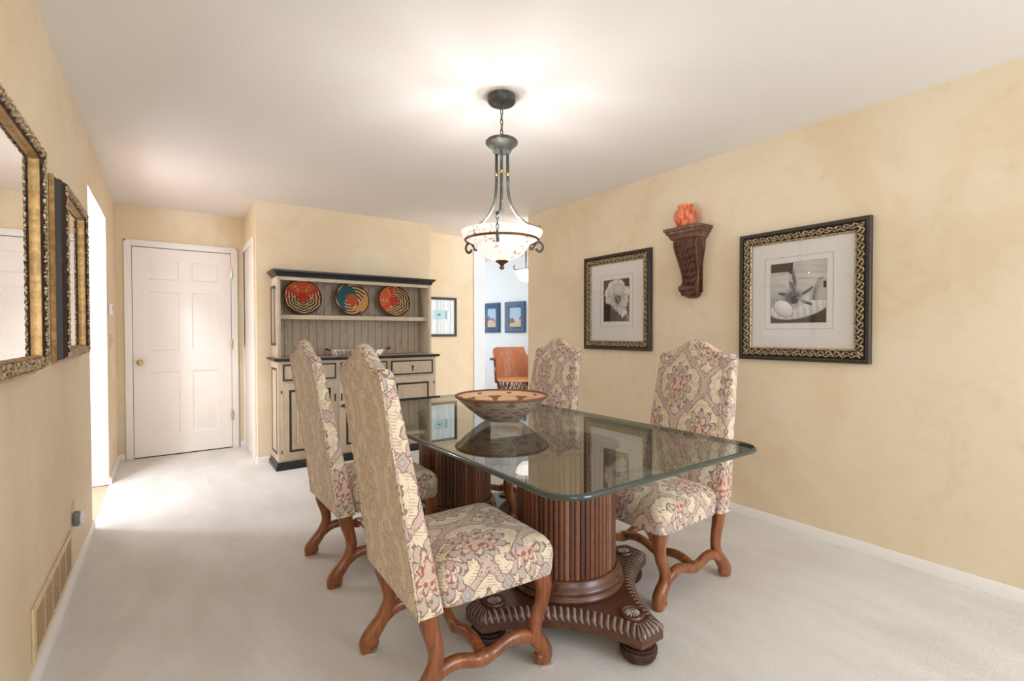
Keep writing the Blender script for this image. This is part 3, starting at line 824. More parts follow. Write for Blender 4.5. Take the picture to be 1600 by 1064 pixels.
# coiled plates on the shelf
def plate_mesh(fn, R_=.168, nr=56, na=150):
    mb = MB(); vs = [(0, 0, .006)]; cols = [fn(0, 0)]
    for i in range(1, nr+1):
        r = R_*i/nr
        for k in range(na):
            a = 2*PI*k/na; vs.append((r*math.cos(a), r*math.sin(a), .006+.020*(r/R_)**2+.0012*abs(math.sin(PI*i/nr*14)))); cols.append(fn(r/R_, a))
    fs = [(0, 1+k, 1+(k+1) % na) for k in range(na)]
    for i in range(nr-1):
        for k in range(na): k2 = (k+1) % na; fs.append((1+i*na+k, 1+(i+1)*na+k, 1+(i+1)*na+k2, 1+i*na+k2))
    o = len(vs)
    for r, z in ((R_+.004, .024), (R_+.004, .018), (R_-.004, .014), (.10, .002), (.02, 0)):
        for k in range(na): a = 2*PI*k/na; vs.append((r*math.cos(a), r*math.sin(a), z)); cols.append(np.array(lin((70, 50, 38))))
    prev = 1+(nr-1)*na
    for j in range(5):
        for k in range(na): k2 = (k+1) % na; fs.append((prev+k, o+j*na+k, o+j*na+k2, prev+k2))
        prev = o+j*na
    fs.append(tuple(prev+k for k in range(na-1, -1, -1)))
    mb.add(vs, fs); mb.col = cols; return mb
CRM, RED, ORG_, BRN, BLK, TEAL, TAN, RUST = [np.array(lin(c)) for c in ((214, 182, 130), (196, 52, 30), (206, 92, 44), (96, 34, 24), (58, 46, 32), (40, 92, 96), (206, 152, 92), (188, 84, 48))]
def maze(hot):
    def f(r, a):
        if r < .30: return RED*(.85+.2*math.sin(r*60))
        if r > .955: return BRN*.8
        h = .5+.5*math.cos(a-hot)
        z = abs(((a/(2*PI)*6) % 1)-.5)*.42
        s_ = (r*6.6+z*3.2) % 1
        g = (ORG_*.9 if h > .82 else (RED*.62 if h > .6 else (BRN if h > .28 else BLK)))
        if ((a/(2*PI)*6+.08) % 1) < .16 and .42 < r < .92: return g if int(r*9) % 2 else CRM*.9
        return (CRM if h < .7 else ORG_*1.25) if s_ < .36 else g
    return f
def swirl(r, a):
    x, y = r*math.cos(a), r*math.sin(a)
    if r > .95: return BRN*.9
    d0 = math.hypot(x-.03, y+.02)
    if d0 < .36: return RUST*(.85+.2*math.sin(d0*60))
    t = (a-2.2*(r-.6)) % (2*PI)
    if 1.2 < t < 3.8 and r < .88: return TEAL*(.9+.2*math.sin(r*50))
    if 4.6 < t < 6.25 and d0 > .46: return TAN*(.85+.2*math.sin(r*50))
    s_ = math.sin(r*34+a*6)
    return CRM if s_ > .25 else (BRN if s_ > -.4 else BLK*1.2)
GP = 'woven plates on the hutch shelf'
for xx, fn, lb in ((1.047, maze(PI/2), 'coiled woven plate with orange upper half, at the hutch left end of the shelf'), (1.508, swirl, 'coiled woven plate with teal and tan swirl in the middle of the hutch shelf'), (1.950, maze(PI*.88), 'coiled woven plate with red left edge and maze lines, right end of the shelf')):
    mb = plate_mesh(fn); tl = R(16); cz = 1.382+.170*math.cos(tl)
    mb.xf(lambda p: (xx+p[0], 4.872+p[1]*math.sin(tl)-p[2]*math.cos(tl), cz+p[1]*math.cos(tl)+p[2]*math.sin(tl)+.0005))
    o = obj('woven_plate', mb, M['woven'], None, 50); tag(o, lb, 'plate', GP)
# low silver basket on the counter
mb = MB(); prof = []
tr = thing('silver_tray', 'low oval ribbed silver tray on the hutch counter behind the chair', 'tray', (1.555, 4.80, .992))
for z, s_ in ((.993, .90), (1.010, .93), (1.035, .98), (1.046, 1.0), (1.046, .97), (1.030, .94), (1.002, .88)):
    prof.append([(1.555+(.290*s_+.006*math.cos(k*PI))*math.cos(2*PI*k/72), 4.80+(.085*s_+.006*math.cos(k*PI))*math.sin(2*PI*k/72), z) for k in range(72)])
mb.loft(prof); obj('tray_body', mb, M['silver'], tr, 40)
for s_ in (-1, 1):
    x0 = 1.555+s_*.292
    obj('handle', MB().tube(spl([(x0-s_*.01, 4.755, 1.044), (x0+s_*.018, 4.765, 1.058), (x0+s_*.026, 4.80, 1.062), (x0+s_*.018, 4.835, 1.058), (x0-s_*.01, 4.845, 1.044)]), .006, 8), M['ebony'], tr)

# ------------------------------------------------------------------ hanging light over the table
LX, LY = 1.425, 2.085
ch = thing('pendant_chandelier', 'verdigris iron chandelier with lit alabaster bowl hanging over the dining table', 'chandelier', (LX, LY, H))
obj('canopy', MB().lathe([(.0001, 2.438), (.070, 2.438), (.073, 2.432), (.072, 2.408), (.064, 2.399), (.02, 2.396), (.0001, 2.395)], 40, (LX, LY)), M['iron'], ch)
cn = MB(); z = 2.398; i = 0
while z > 2.225:
    L_, w_ = .017, .0085; pts = []
    for k in range(14):
        a = 2*PI*k/14; u, v = w_*math.cos(a), L_*math.sin(a)
        pts.append((LX+(u if i % 2 else u*.25), LY+(u*.25 if i % 2 else u), z-.012+v))
    cn.tube(pts, .0027, 6, closed=True); z -= .0265; i += 1
obj('chain', cn, M['iron'], ch)
obj('cap', MB().lathe([(.012, 2.224), (.030, 2.220), (.076, 2.212), (.084, 2.203), (.084, 2.194), (.074, 2.184), (.058, 2.172), (.050, 2.158), (.048, 2.150), (.030, 2.146), (.0001, 2.146)], 40, (LX, LY)), M['iron'], ch, 30)
obj('centre_rod', MB().tube([(LX, LY, 2.15), (LX, LY, 1.60)], .0065, 10), M['iron'], ch)
for az in (-130, -10, 110):
    a = R(az); ca, sa = math.cos(a), math.sin(a)
    def P(r, z, t=0): return (LX+r*ca-t*sa, LY+r*sa+t*ca, z)
    m_ = MB(); m_.tube(spl([P(.034, 2.152), P(.034, 2.06), P(.036, 1.97), P(.046, 1.905), P(.074, 1.852), P(.116, 1.812), P(.165, 1.788), P(.222, 1.780)]), [(.0085, .006)]*43, 10, up=(ca, sa, 0))
    m_.ball(P(.222, 1.781), (.009, .009, .011), 10, 8)
    ar = obj('arm', m_, M['iron'], ch)
    obj('collar', MB().ball(P(.034, 2.042), (.0125, .0125, .011), 12, 8), M['brass'], ar)
    m_ = MB()
    for k in range(3):
        z0 = 1.766-k*.023; r0 = .221-.002*k; pts = []
        for j in range(12):
            b_ = 2*PI*j/12; pts.append(P(r0+(.005*math.cos(b_) if k % 2 else 0), z0+.0145*math.sin(b_), (0 if k % 2 else .006*math.cos(b_))))
        m_.tube(pts, .0024, 6, closed=True)
    obj('hanger_link', m_, M['iron'], ar)
    # scroll iron outside the ring, curled at both ends
    pts = [P(.190, 1.696), P(.194, 1.690)]
    for j in range(0, 24):
        t = j/23; b_ = R(165)-R(300)*t; q = .027 if t < .5 else .027*(1-.5*(t-.5)/.5); cx_ = .218-.006*max(0, t-.42)
        pts.append(P(cx_+q*math.cos(b_), 1.672+q*1.15*math.sin(b_)))
    m_ = MB().tube(spl(pts, 2), [(.0042, .007)]*(len(pts)*2-1), 8, up=(-sa, ca, 0)); m_.ball(pts[-1], .0075, 8, 6)
    m_.tube(spl([P(.192, 1.692), P(.186, 1.672), P(.178, 1.660), P(.169, 1.660), P(.166, 1.669), P(.173, 1.673)]), .0045, 8)
    obj('scroll', m_, M['iron'], ch)
obj('ring', MB().lathe([(.190+.006*math.cos(2*PI*k/8), 1.694+.006*math.sin(2*PI*k/8)) for k in range(8)], 64, (LX, LY), closed=True), M['bronze'], ch)
sh = MB(); o_ = [(.016, 1.588), (.050, 1.592), (.085, 1.606), (.112, 1.626), (.132, 1.650), (.142, 1.668), (.152, 1.680), (.170, 1.687), (.186, 1.696), (.199, 1.709), (.209, 1.724), (.213, 1.735)]
i_ = [(r-.006, z+.004) for r, z in reversed(o_)]
sh.lathe(o_+[(.211, 1.739)]+i_, 64, (LX, LY)); obj('bowl_shade', sh, M['shade'], ch, 60)
obj('finial', MB().lathe([(.0001, 1.592), (.030, 1.590), (.034, 1.585), (.026, 1.578), (.014, 1.570), (.008, 1.564), (.011, 1.559), (.013, 1.552), (.010, 1.545), (.0001, 1.541)], 24, (LX, LY)), M['bronze'], ch)

# ------------------------------------------------------------------ framed pictures
def frame_part(name, W, Hh, prof, fx, mat, parent, mi=None, sharp=30):
    mb = MB(); loops = [[(-(W/2-i), -(Hh/2-i), d), ((W/2-i), -(Hh/2-i), d), ((W/2-i), (Hh/2-i), d), (-(W/2-i), (Hh/2-i), d)] for i, d in prof]
    mb.loft(loops, cap0=False, cap1=False); mb.xf(fx); return obj(name, mb, mat, parent, sharp)
def ornament(W, Hh, ins, wid, dep, fx, step=.026, sz=1.0):
    """acanthus leaf relief running round the frame"""
    mb = MB()
    for ax in range(4):
        L_ = (W if ax % 2 == 0 else Hh)-2*ins; nn = int(L_/step)
        for k in range(nn+1):
            s_ = -L_/2+L_*k/nn
            for j, (off, ang) in enumerate(((-.24, .7), (.24, -.7), (.0, 0.1))):
                if j == 2 and k % 2: continue
                l = (.0150 if j < 2 else .008)*sz*(.85+.3*random.random()); w = .0052*sz; a = ang*(1 if k % 2 else -1)+random.uniform(-.2, .2)
                u, v = s_+(.006 if j else -.006), off*wid
                c_, n_ = math.cos(a), math.sin(a)
                Rm = Matrix(((c_, -n_, 0), (n_, c_, 0), (0, 0, 1)))
                if ax == 0: p = (u, -(Hh/2-ins)+v, dep); 
                elif ax == 2: p = (u, (Hh/2-ins)+v, dep)
                elif ax == 1: p = ((W/2-ins)+v, u, dep)
                else: p = (-(W/2-ins)+v, u, dep)
                if ax % 2: Rm = Matrix(((0, -1, 0), (1, 0, 0), (0, 0, 1))) @ Rm
                mb.ball(p, (l, w, .006*sz), 7, 5, Rm)
    mb.xf(fx); return mb
def painted(W, Hh, nu, nv, fn, fx, n=.0):
    """flat print: colours from fn(u, v), u and v in 0..1 arrays"""
    U, V = np.meshgrid((np.arange(nu+1))/nu, (np.arange(nv+1))/nv)
    cols = fn(U.ravel(), V.ravel())
    vs = [fx(((u-.5)*W, (v-.5)*Hh, n)) for u, v in zip(U.ravel(), V.ravel())]
    fs = [(j*(nu+1)+i, j*(nu+1)+i+1, (j+1)*(nu+1)+i+1, (j+1)*(nu+1)+i) for j in range(nv) for i in range(nu)]
    mb = MB(); mb.add(vs, fs); mb.col = cols; return mb
def g2l(g): 
    g = np.clip(g, 0, 1); return np.where(g <= .04045, g/12.92, ((g+.055)/1.055)**2.4)
def toned(g, warm=.03): return np.stack([g2l(g+warm*.5), g2l(g), g2l(g-warm)], 1)
def ell(U, V, cx, cy, a, b, ang):
    c_, s_ = math.cos(ang), math.sin(ang); x = (U-cx)*c_+(V-cy)*s_; y = -(U-cx)*s_+(V-cy)*c_
    return np.sqrt((x/a)**2+(y/b)**2), x/a, y/b
def peony(U, V):
    g = .30-.10*(U < .27)*(V < .55)-.18*(U < .27)*(V < .5)+.06*(1-V); g = np.where((V > .55), .24-.04*U, g)
    rs = np.random.default_rng(3)
    pets = [(.20, .68, .16, .14, 0), (.30, .84, .15, .12, .6), (.50, .90, .16, .11, 0), (.68, .86, .16, .12, -.5), (.86, .68, .17, .14, .2), (.80, .52, .18, .13, -.3), (.20, .55, .14, .10, .7), (.38, .70, .20, .17, .4), (.60, .72, .22, .18, -.2), (.30, .50, .16, .10, -.4), (.50, .36, .20, .10, -.5), (.66, .28, .18, .11, -.7), (.80, .20, .12, .14, .2), (.74, .45, .20, .12, -.4), (.42, .46, .15, .10, .2)]
    for i, (cx, cy, a, b, an) in enumerate(pets):
        d, x, y = ell(U, V, cx, cy, a, b, an); rag = d+.10*np.sin(9*np.arctan2(y, x)+i)
        sh_ = .92-.30*np.clip(np.hypot(U-.55, V-.52)*-1.6+.75, 0, 1)-.10*d*d+.05*np.sin(x*22+i)
        g = np.where(rag < 1, sh_, g); g = np.where((rag > .94) & (rag < 1.02), sh_*.82, g)
    d = np.hypot((U-.56)/.13, (V-.52)/.10); g = np.where(d < 1, .45+.18*np.sin(40*U+30*V)*.6, g)
    d, x, y = ell(U, V, .88, .07, .12, .09, .4); g = np.where(d < 1, .45+.2*x, g)
    return toned(g, .03)
def magnolia(U, V):
    g = .80-.16*np.abs(U-.72)-.10*(1-V)+.02*np.sin(V*60+U*8)
    g = np.where((U < .42-.10*(1-V)) & (V > .86-.12*U), .20, g)
    g = np.where((U < .34) & (V > .45) & (V < .86), .80-.35*np.abs(V-.7), g)
    d, x, y = ell(U, V, .44, .74, .035, .17, .22); g = np.where(d < 1, .46+.22*x, g); d, x, y = ell(U, V, .40, .60, .03, .12, .5); g = np.where(d < 1, .36+.2*x, g)
    d, x, y = ell(U, V, .88, .48, .10, .26, -.20); g = np.where(d < 1, .74+.14*x-.12*d, g); g = np.where((U > .95) & (V > .55) & (V < .66), .12, g)
    base = .10+.55*(U-.5)**2
    g = np.where(V < .19+.10*np.abs(U-.55), .22, g)
    d, x, y = ell(U, V, .52, .27, .56, .20, .16); g = np.where((d < 1) & (V < .36), .86-.22*np.clip(y, -1, 1)*-1*.4+.05*np.sin(x*30), g)
    g = np.where((d > .97) & (d < 1.02) & (V < .3), .55, g)
    d = np.hypot((U-.42)/.16, (V-.40)/.15); g = np.where(d < 1.25, g*(.62+.3*np.clip(d-.25, 0, 1)), g)
    for cx, cy, a, an in ((.22, .49, .085, -.1), (.68, .52, .12, .5), (.66, .33, .115, -.35), (.42, .58, .10, 1.9)):
        d, x, y = ell(U, V, cx, cy, a, .028, an); g = np.where(d < 1, .33+.16*y, g)
    d = np.hypot((U-.42)/.135, (V-.42)/.10); rad = np.arctan2(V-.42, U-.42); g = np.where(d < 1+.12*np.sin(rad*22), .34+.13*np.sin(rad*26+d*9), g)
    d = np.hypot((U-.44)/.075, (V-.38)/.07); g = np.where(d < 1, .20+.08*np.sin(U*120), g)
    d, x, y = ell(U, V, .24, .24, .20, .13, -.45); g = np.where(d < 1, .90-.16*np.clip(-y, -1, 1)*.8-.10*d**3, g); g = np.where((d > .97) & (d < 1.04), .52, g)
    return toned(g, .02)
def flower_print(label, yc, zc, W, Hh, mat_in, ph, fn):
    t = thing('framed_print', label, 'picture', (XR-.001, yc, zc), 0, 'flower prints on the right wall')
    fx = basis((XR-.002, yc, zc), *ONRIGHT)
    fr = frame_part('frame', W, Hh, [(0, 0), (0, .026), (.005, .031), (.018, .033), (.024, .030), (.027, .022), (.029, .0)], fx, M['ebony'], t)
    rl = frame_part('relief_band', W, Hh, [(.027, 0), (.027, .024), (.031, .028), (.060, .027), (.069, .020), (.069, 0)], fx, M['relief_ground'], t)
    obj('leaf_relief', ornament(W, Hh, .048, .036, .028, fx, .021), M['goldleaf'], rl, 60)
    frame_part('inner_lip', W, Hh, [(.069, 0), (.069, .022), (.073, .023), (.078, .019), (.080, .0)], fx, M['goldleaf'], t)
    mw, mh = W-.152, Hh-.152
    obj('mat_board', MB().box((-mw/2, -mh/2, .004), (mw/2, mh/2, .008)).xf(fx), M['mat'], t)
    pw, ph_ = ph
    dx, dy = mat_in
    f2 = lambda p: fx((p[0]+dx, p[1]+dy, p[2]))
    frame_part('mat_bevel', pw+.075, ph_+.08, [(0, .0075), (0, .0095), (.0035, .0095), (.0035, .0075)], f2, M['matline'], t)
    frame_part('photo_border', pw+.012, ph_+.012, [(0, .0075), (.003, .0092), (.007, .0088), (.007, .0075)], f2, M['matline'], t)
    obj('photo', painted(pw, ph_, 110, 130, fn, f2, .0092), M['print'], t, 0)
    obj('glass_pane', MB().add([(-mw/2, -mh/2, .0135), (mw/2, -mh/2, .0135), (mw/2, mh/2, .0135), (-mw/2, mh/2, .0135)], [(0, 1, 2, 3)]).xf(fx), M['pane'], t)
    return t
flower_print('smaller looking gilt framed print of a ruffled white flower, nearer the far doorway', 2.829, 1.474, .742, .815, (.0, .012), (.285, .355), peony)
flower_print('gilt framed print of an open magnolia bloom, right of the carved bracket', 1.367, 1.443, .735, .806, (-.012, .012), (.315, .365), magnolia)

# mirrors on the left wall
def gilt_mirror(label, y0, y1, z0, z1):
    W, Hh = y1-y0, z1-z0; yc, zc = (y0+y1)/2, (z0+z1)/2
    t = thing('gilt_mirror', label, 'mirror', (XL+.001, yc, zc), 0, 'gilt mirrors on the left wall'); fx = basis((XL+.002, yc, zc), *ONLEFT)
    frame_part('outer_edge', W, Hh, [(0, 0), (0, .012), (.004, .016), (.010, .016), (.012, 0)], fx, M['oldgold'], t)
    frame_part('cove', W, Hh, [(.010, 0), (.010, .014), (.014, .022), (.016, .034), (.022, .040), (.026, .040), (.026, 0)], fx, M['ebony'], t)
    rl = frame_part('relief_band', W, Hh, [(.025, 0), (.025, .046), (.032, .052), (.050, .050), (.058, .042), (.058, 0)], fx, M['relief_ground'], t)
    obj('leaf_relief', ornament(W, Hh, .042, .030, .050, fx, .026, 1.05), M['goldleaf'], rl, 60)
    frame_part('inner_lip', W, Hh, [(.057, 0), (.057, .040), (.061, .040), (.066, .030), (.068, .0)], fx, M['oldgold'], t)
    w, h = W/2-.066, Hh/2-.066
    obj('mirror_glass', MB().box((-w, -h, .020), (w, h, .026)).xf(fx), M['mirror'], t)
gilt_mirror('large gilt mirror cut by the photo edge, nearest on the left wall', 1.50, 2.325, 1.075, 1.865)
gilt_mirror('gilt mirror with dark outer moulding beside the bright hall opening', 2.70, 3.42, 1.09, 1.865)

# picture on the set-back wall, reflected leaded glass painted as its print
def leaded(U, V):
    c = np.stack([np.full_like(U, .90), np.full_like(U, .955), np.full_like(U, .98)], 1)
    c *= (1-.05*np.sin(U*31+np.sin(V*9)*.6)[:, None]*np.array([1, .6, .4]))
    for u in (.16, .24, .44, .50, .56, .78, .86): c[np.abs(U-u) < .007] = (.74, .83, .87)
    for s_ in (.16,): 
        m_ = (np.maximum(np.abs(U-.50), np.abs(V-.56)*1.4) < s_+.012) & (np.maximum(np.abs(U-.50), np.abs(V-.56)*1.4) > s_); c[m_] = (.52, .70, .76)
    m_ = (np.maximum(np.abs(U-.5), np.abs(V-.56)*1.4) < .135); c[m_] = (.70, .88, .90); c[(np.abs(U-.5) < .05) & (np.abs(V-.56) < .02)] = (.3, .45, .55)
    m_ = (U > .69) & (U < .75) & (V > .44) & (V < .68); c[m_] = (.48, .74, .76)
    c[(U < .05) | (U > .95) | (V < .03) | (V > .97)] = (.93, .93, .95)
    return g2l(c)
t = thing('framed_picture', 'dark framed picture painted with a pale blue leaded glass reflection, just right of the hutch', 'picture', (2.745, YB-.001, 1.41)); fx = basis((2.745, YB-.002, 1.41), *ONBACK)
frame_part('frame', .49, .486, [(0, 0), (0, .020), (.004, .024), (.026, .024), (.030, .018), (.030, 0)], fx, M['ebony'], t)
obj('reflection_print', painted(.44, .436, 90, 90, leaded, fx, .010), M['print'], t, 0)

# carved bracket and vase
BY, BZ = 2.094, 1.0
co = thing('carved_bracket', 'carved dark wood wall bracket between the two flower prints holding a vase', 'bracket', (XR, BY, 1.45))
def ledge(mb, prof):
    rings = []
    for d, z in prof: rings.append([(XR, BY+.150-d, z), (XR-.160+d, BY+.150-d, z), (XR-.160+d, BY-.150+d, z), (XR, BY-.150+d, z)])
    mb.loft(rings)
b = MB(); ledge(b, [(.055, 1.868), (.052, 1.878), (.040, 1.884), (.030, 1.902), (.028, 1.912), (.016, 1.920), (.012, 1.936), (.002, 1.944), (0, 1.960), (.002, 1.963)]); obj('ledge', b, M['corbeltop'], co, 25)
# S-shaped body: depth (from wall) and half width by height
sec = [(1.462, .020, .026), (1.468, .042, .044), (1.482, .060, .058), (1.505, .070, .064), (1.530, .066, .066), (1.555, .052, .066), (1.580, .046, .065), (1.620, .050, .066), (1.670, .066, .070), (1.720, .086, .076), (1.770, .106, .084), (1.810, .122, .090), (1.845, .128, .094), (1.869, .122, .096)]
rings = []
for z, dp, hw_ in sec:
    P_ = [(XR, BY+hw_, z)]
    for k in range(11): a = PI*k/10; P_.append((XR-dp*.55-dp*.45*math.sin(a)**.7, BY+hw_*math.cos(a)*.96, z))
    P_.append((XR, BY-hw_, z)); rings.append(P_)
b = MB(); b.loft(rings); b.box((XR-.018, BY-.074, 1.50), (XR, BY+.074, 1.868)); cb = obj('body', b, M['corbel'], co, 50)
lf = MB()
def bx(z):
    for i in range(len(sec)-1):
        if sec[i][0] <= z <= sec[i+1][0]:
            t_ = (z-sec[i][0])/(sec[i+1][0]-sec[i][0]); return sec[i][1]+(sec[i+1][1]-sec[i][1])*t_, sec[i][2]+(sec[i+1][2]-sec[i][2])*t_
    return sec[-1][1:]
for k, z in enumerate((1.50, 1.545, 1.59, 1.635, 1.68, 1.725, 1.77, 1.815)):
    dp, hw_ = bx(z)
    for s_ in (-1, 1):
        for j, (fy, an) in enumerate(((.22, .25), (.52, .55), (.80, .85))):
            Rm = Matrix.Rotation(-s_*an, 3, 'X') @ Matrix.Rotation(.25, 3, 'Y')
            lf.ball((XR-dp*(1.0-.30*fy*fy), BY+s_*hw_*fy, z+.006*j), (.010, .011+.002*j, .026), 9, 7, Rm)
            lf.ball((XR-dp*(1.0-.30*fy*fy)-.006, BY+s_*hw_*fy*1.05, z+.024), (.008, .010, .009), 8, 6)
    lf.ball((XR-dp-.002, BY, z), (.010, .008, .020), 9, 7)
for s_ in (-1, 1):   # side rails following the S curve
    lf.tube(spl([(XR-dp_*.86, BY+s_*hw_*.93, z) for z, dp_, hw_ in sec[2:]], 3), .0085, 8)
for s_ in (-1, 1):   # scroll volutes under the ledge
    pts = []
    for j in range(26):
        a = j/25*4.2*PI/2; q = .030*(1-.72*j/25); pts.append((XR-.098-.012*j/25, BY+s_*(.066+q*math.cos(a)), 1.826+q*math.sin(a)))
    lf.tube(pts, .0085, 8)
obj('leaf_carving', lf, M['corbel'], cb, 60)
vo = MB(); vo.tube([(XR-.062, BY-.066, 1.532), (XR-.062, BY+.070, 1.532)], .024, 16); vo.tube([(XR-.062, BY+.06, 1.532), (XR-.062, BY+.078, 1.532)], .015, 14)
obj('volute', vo, M['corbel'], cb, 40)
vs_ = MB().lathe([(.046, 1.9635), (.050, 1.966), (.060, 1.982), (.075, 2.010), (.081, 2.040), (.078, 2.066), (.064, 2.088), (.050, 2.098), (.047, 2.104), (.052, 2.112), (.055, 2.118), (.053, 2.121), (.046, 2.114), (.042, 2.104), (.05, 2.09), (.07, 2.05), (.0001, 1.97)], 40, (XR-.088, BY+.012))
tag(obj('vase', vs_, M['terracotta'], None, 50), 'round orange marbled terracotta vase on the carved wall bracket', 'vase')

# ------------------------------------------------------------------ small wall fittings, left wall
t = thing('thermostat', 'small white thermostat on the left wall beyond the hall opening', 'thermostat', (XL, 5.17, 1.41)); fx = basis((XL, 5.17, 1.41), *ONLEFT)
obj('cover', MB().bbox((-.055, -.045, .0), (.055, .045, .026), .006).xf(fx), M['plastic'], t); obj('display', MB().box((-.03, -.005, .0255), (.03, .025, .0268)).xf(fx), M['gray'], t)
t = thing('light_switch', 'almond light switch below the thermostat', 'switch', (XL, 5.26, 1.15)); fx = basis((XL, 5.26, 1.15), *ONLEFT)
obj('switch_plate', MB().bbox((-.035, -.057, 0), (.035, .057, .006), .002).xf(fx), M['almond'], t); obj('toggle', MB().bbox((-.006, -.012, .004), (.006, .012, .018), .002).xf(fx), M['almond'], t)
t = thing('wall_outlet', 'almond wall outlet above the vent on the left wall', 'outlet', (XL, 3.205, .325)); fx = basis((XL, 3.205, .325), *ONLEFT)
obj('cover_plate', MB().bbox((-.036, -.058, 0), (.036, .058, .005), .002).xf(fx), M['almond'], t)
t = thing('night_light', 'small white plug-in night light in the outlet', 'night light', (XL+.005, 3.17, .305)); fx = basis((XL+.0055, 3.17, .302), *ONLEFT)
obj('housing', MB().bbox((-.022, -.034, 0), (.022, .034, .022), .006).xf(fx), M['gray'], t); obj('diffuser', MB().ball((0, 0, .030), (.024, .034, .012), 16, 10).xf(fx), M['plastic'], t)
VY0, VY1, VZ0, VZ1 = 2.28, 3.10, .085, .272
t = thing('wall_vent', 'long almond painted air return grille low on the left wall', 'vent', (XL, (VY0+VY1)/2, .06)); 
obj('vent_frame', MB().bbox((XL, VY0, VZ0), (XL+.008, VY1, VZ1), .003), M['almond'], t)
for k in range(5):
    y0 = VY0+.035+k*.152; m_ = MB()
    for j in range(11): z = VZ0+.024+j*.0130; m_.box((XL+.0078, y0, z), (XL+.0092, y0+.128, z+.0062))
    obj('slot_bank', m_, M['slot'], t)

# ------------------------------------------------------------------ the white room beyond: two blue frames, barrel chair, pendant
def hills(k):
    def f(U, V):
        sky = np.stack([.62+.25*V*0+.1*(1-V), .76+.0*V, .86+.0*V], 1)
        h = .45+.12*np.sin(U*5+k)+.08*np.sin(U*11+2*k); g = np.stack([.62+.1*np.sin(U*20), .52+.05*np.sin(U*17), .46+0*U], 1); fg = np.stack([.80+0*U, .70+0*U, .60+0*U], 1)
        c = np.where((V < h)[:, None], g*np.array([.85, .92, 1.05]), sky); c = np.where((V < .30+.1*np.sin(U*4+k*2))[:, None], fg, c); return g2l(c)
    return f
def ray_t(px):   # where the line of sight through a given bearing meets the wall line
    a = R(35.53)+math.atan((px-800)/755.4); d = Vector((math.sin(a), math.cos(a), 0)); A = Matrix(((d.x, -KD.x), (d.y, -KD.y))); s_ = A.inverted() @ Vector((KO.x, KO.y)); return s_[1]
for k, (pa, pb, lb) in enumerate(((756, 783, 'small blue framed landscape, the one nearer the golden wall'), (790, 823, 'small blue framed landscape, the one nearer the pendant lamp'))):
    ta, tb = ray_t(pa), ray_t(pb); tc = (ta+tb)/2; W = abs(ta-tb)-.03
    t = thing('framed_landscape', lb, 'picture', tuple(kpt(tc, .001, 1.47)), 0, 'blue framed landscapes in the next room')
    fx = basis(kpt(tc, .002, 1.465), -KD, (0, 0, 1), KN)
    frame_part('frame', W, .50, [(0, 0), (0, .035), (.015, .045), (.06, .040), (.085, .022), (.092, .020), (.092, 0)], fx, M['bluewood'], t)
    obj('landscape', painted(W-.16, .34, 40, 50, hills(k*2.1), fx, .012), M['print'], t, 0)
# equipal barrel chair
ea = math.atan2(-.83, -.56); ecx, ecy = 4.365, 6.04
t = thing('barrel_chair', 'tan leather barrel chair with cedar lattice base in the white room beyond', 'chair', (ecx, ecy, 0), ea, None, world=False)
b = MB(); rings = []
def shell(zs, rin, rout, a0, a1, n=28):
    mb = MB(); vs = []; fs = []; m_ = len(zs)
    for (z, flare, arcs) in zs:
        for r in (rin, rout):
            for k in range(n+1): a = PI+(a0+(a1-a0)*k/n)*arcs; vs.append(((r+flare)*math.cos(a), (r+flare)*math.sin(a), z))
    w = n+1
    for i in range(m_-1):
        for s_ in (0, 1):
            for k in range(n): p = (2*i+s_)*w+k; q_ = (2*i+2+s_)*w+k; fs.append((p, p+1, q_+1, q_))
        for k in (0, n): fs.append((2*i*w+k, (2*i+1)*w+k, (2*i+3)*w+k, (2*i+2)*w+k))
    for i in (0, m_-1):
        for k in range(n): fs.append((2*i*w+k, 2*i*w+k+1, (2*i+1)*w+k+1, (2*i+1)*w+k))
    mb.add(vs, fs); return mb
obj('leather_back', shell([(.49, 0, 1), (.60, .02, 1), (.80, .05, .98), (.92, .065, .93), (.965, .07, .82), (.985, .07, .66)], .262, .280, -1.55, 1.55), M['leather'], t, 50)
for s_ in (-1, 1):
    ab = MB(); ab.bbox((-.10, s_*.285, .800), (.20, s_*.385, .825), .006); ab.tube([(.13, s_*.31, .805), (.10, s_*.29, .45)], .018, 8)
    obj('arm_rest', ab, M['lattice'], t)
obj('seat_cushion', MB().lathe([(.0001, .475), (.285, .475), (.298, .487), (.294, .505), (.25, .518), (.0001, .524)], 40), M['leathertop'], t, 50)
lt_ = MB()
for k in range(22):
    for s_ in (-1, 1):
        a = 2*PI*k/22; a2 = a+s_*.42; lt_.tube([(.275*math.cos(a), .275*math.sin(a), .478), (.245*math.cos((a+a2)/2), .245*math.sin((a+a2)/2), .22), (.285*math.cos(a2), .285*math.sin(a2), .02)], .011, 6)
obj('lattice_base', lt_, M['lattice'], t); obj('base_hoop', MB().lathe([(.285+.014*math.cos(2*PI*k/8), .016+.014*math.sin(2*PI*k/8)) for k in range(8)], 40, closed=True), M['lattice'], t)
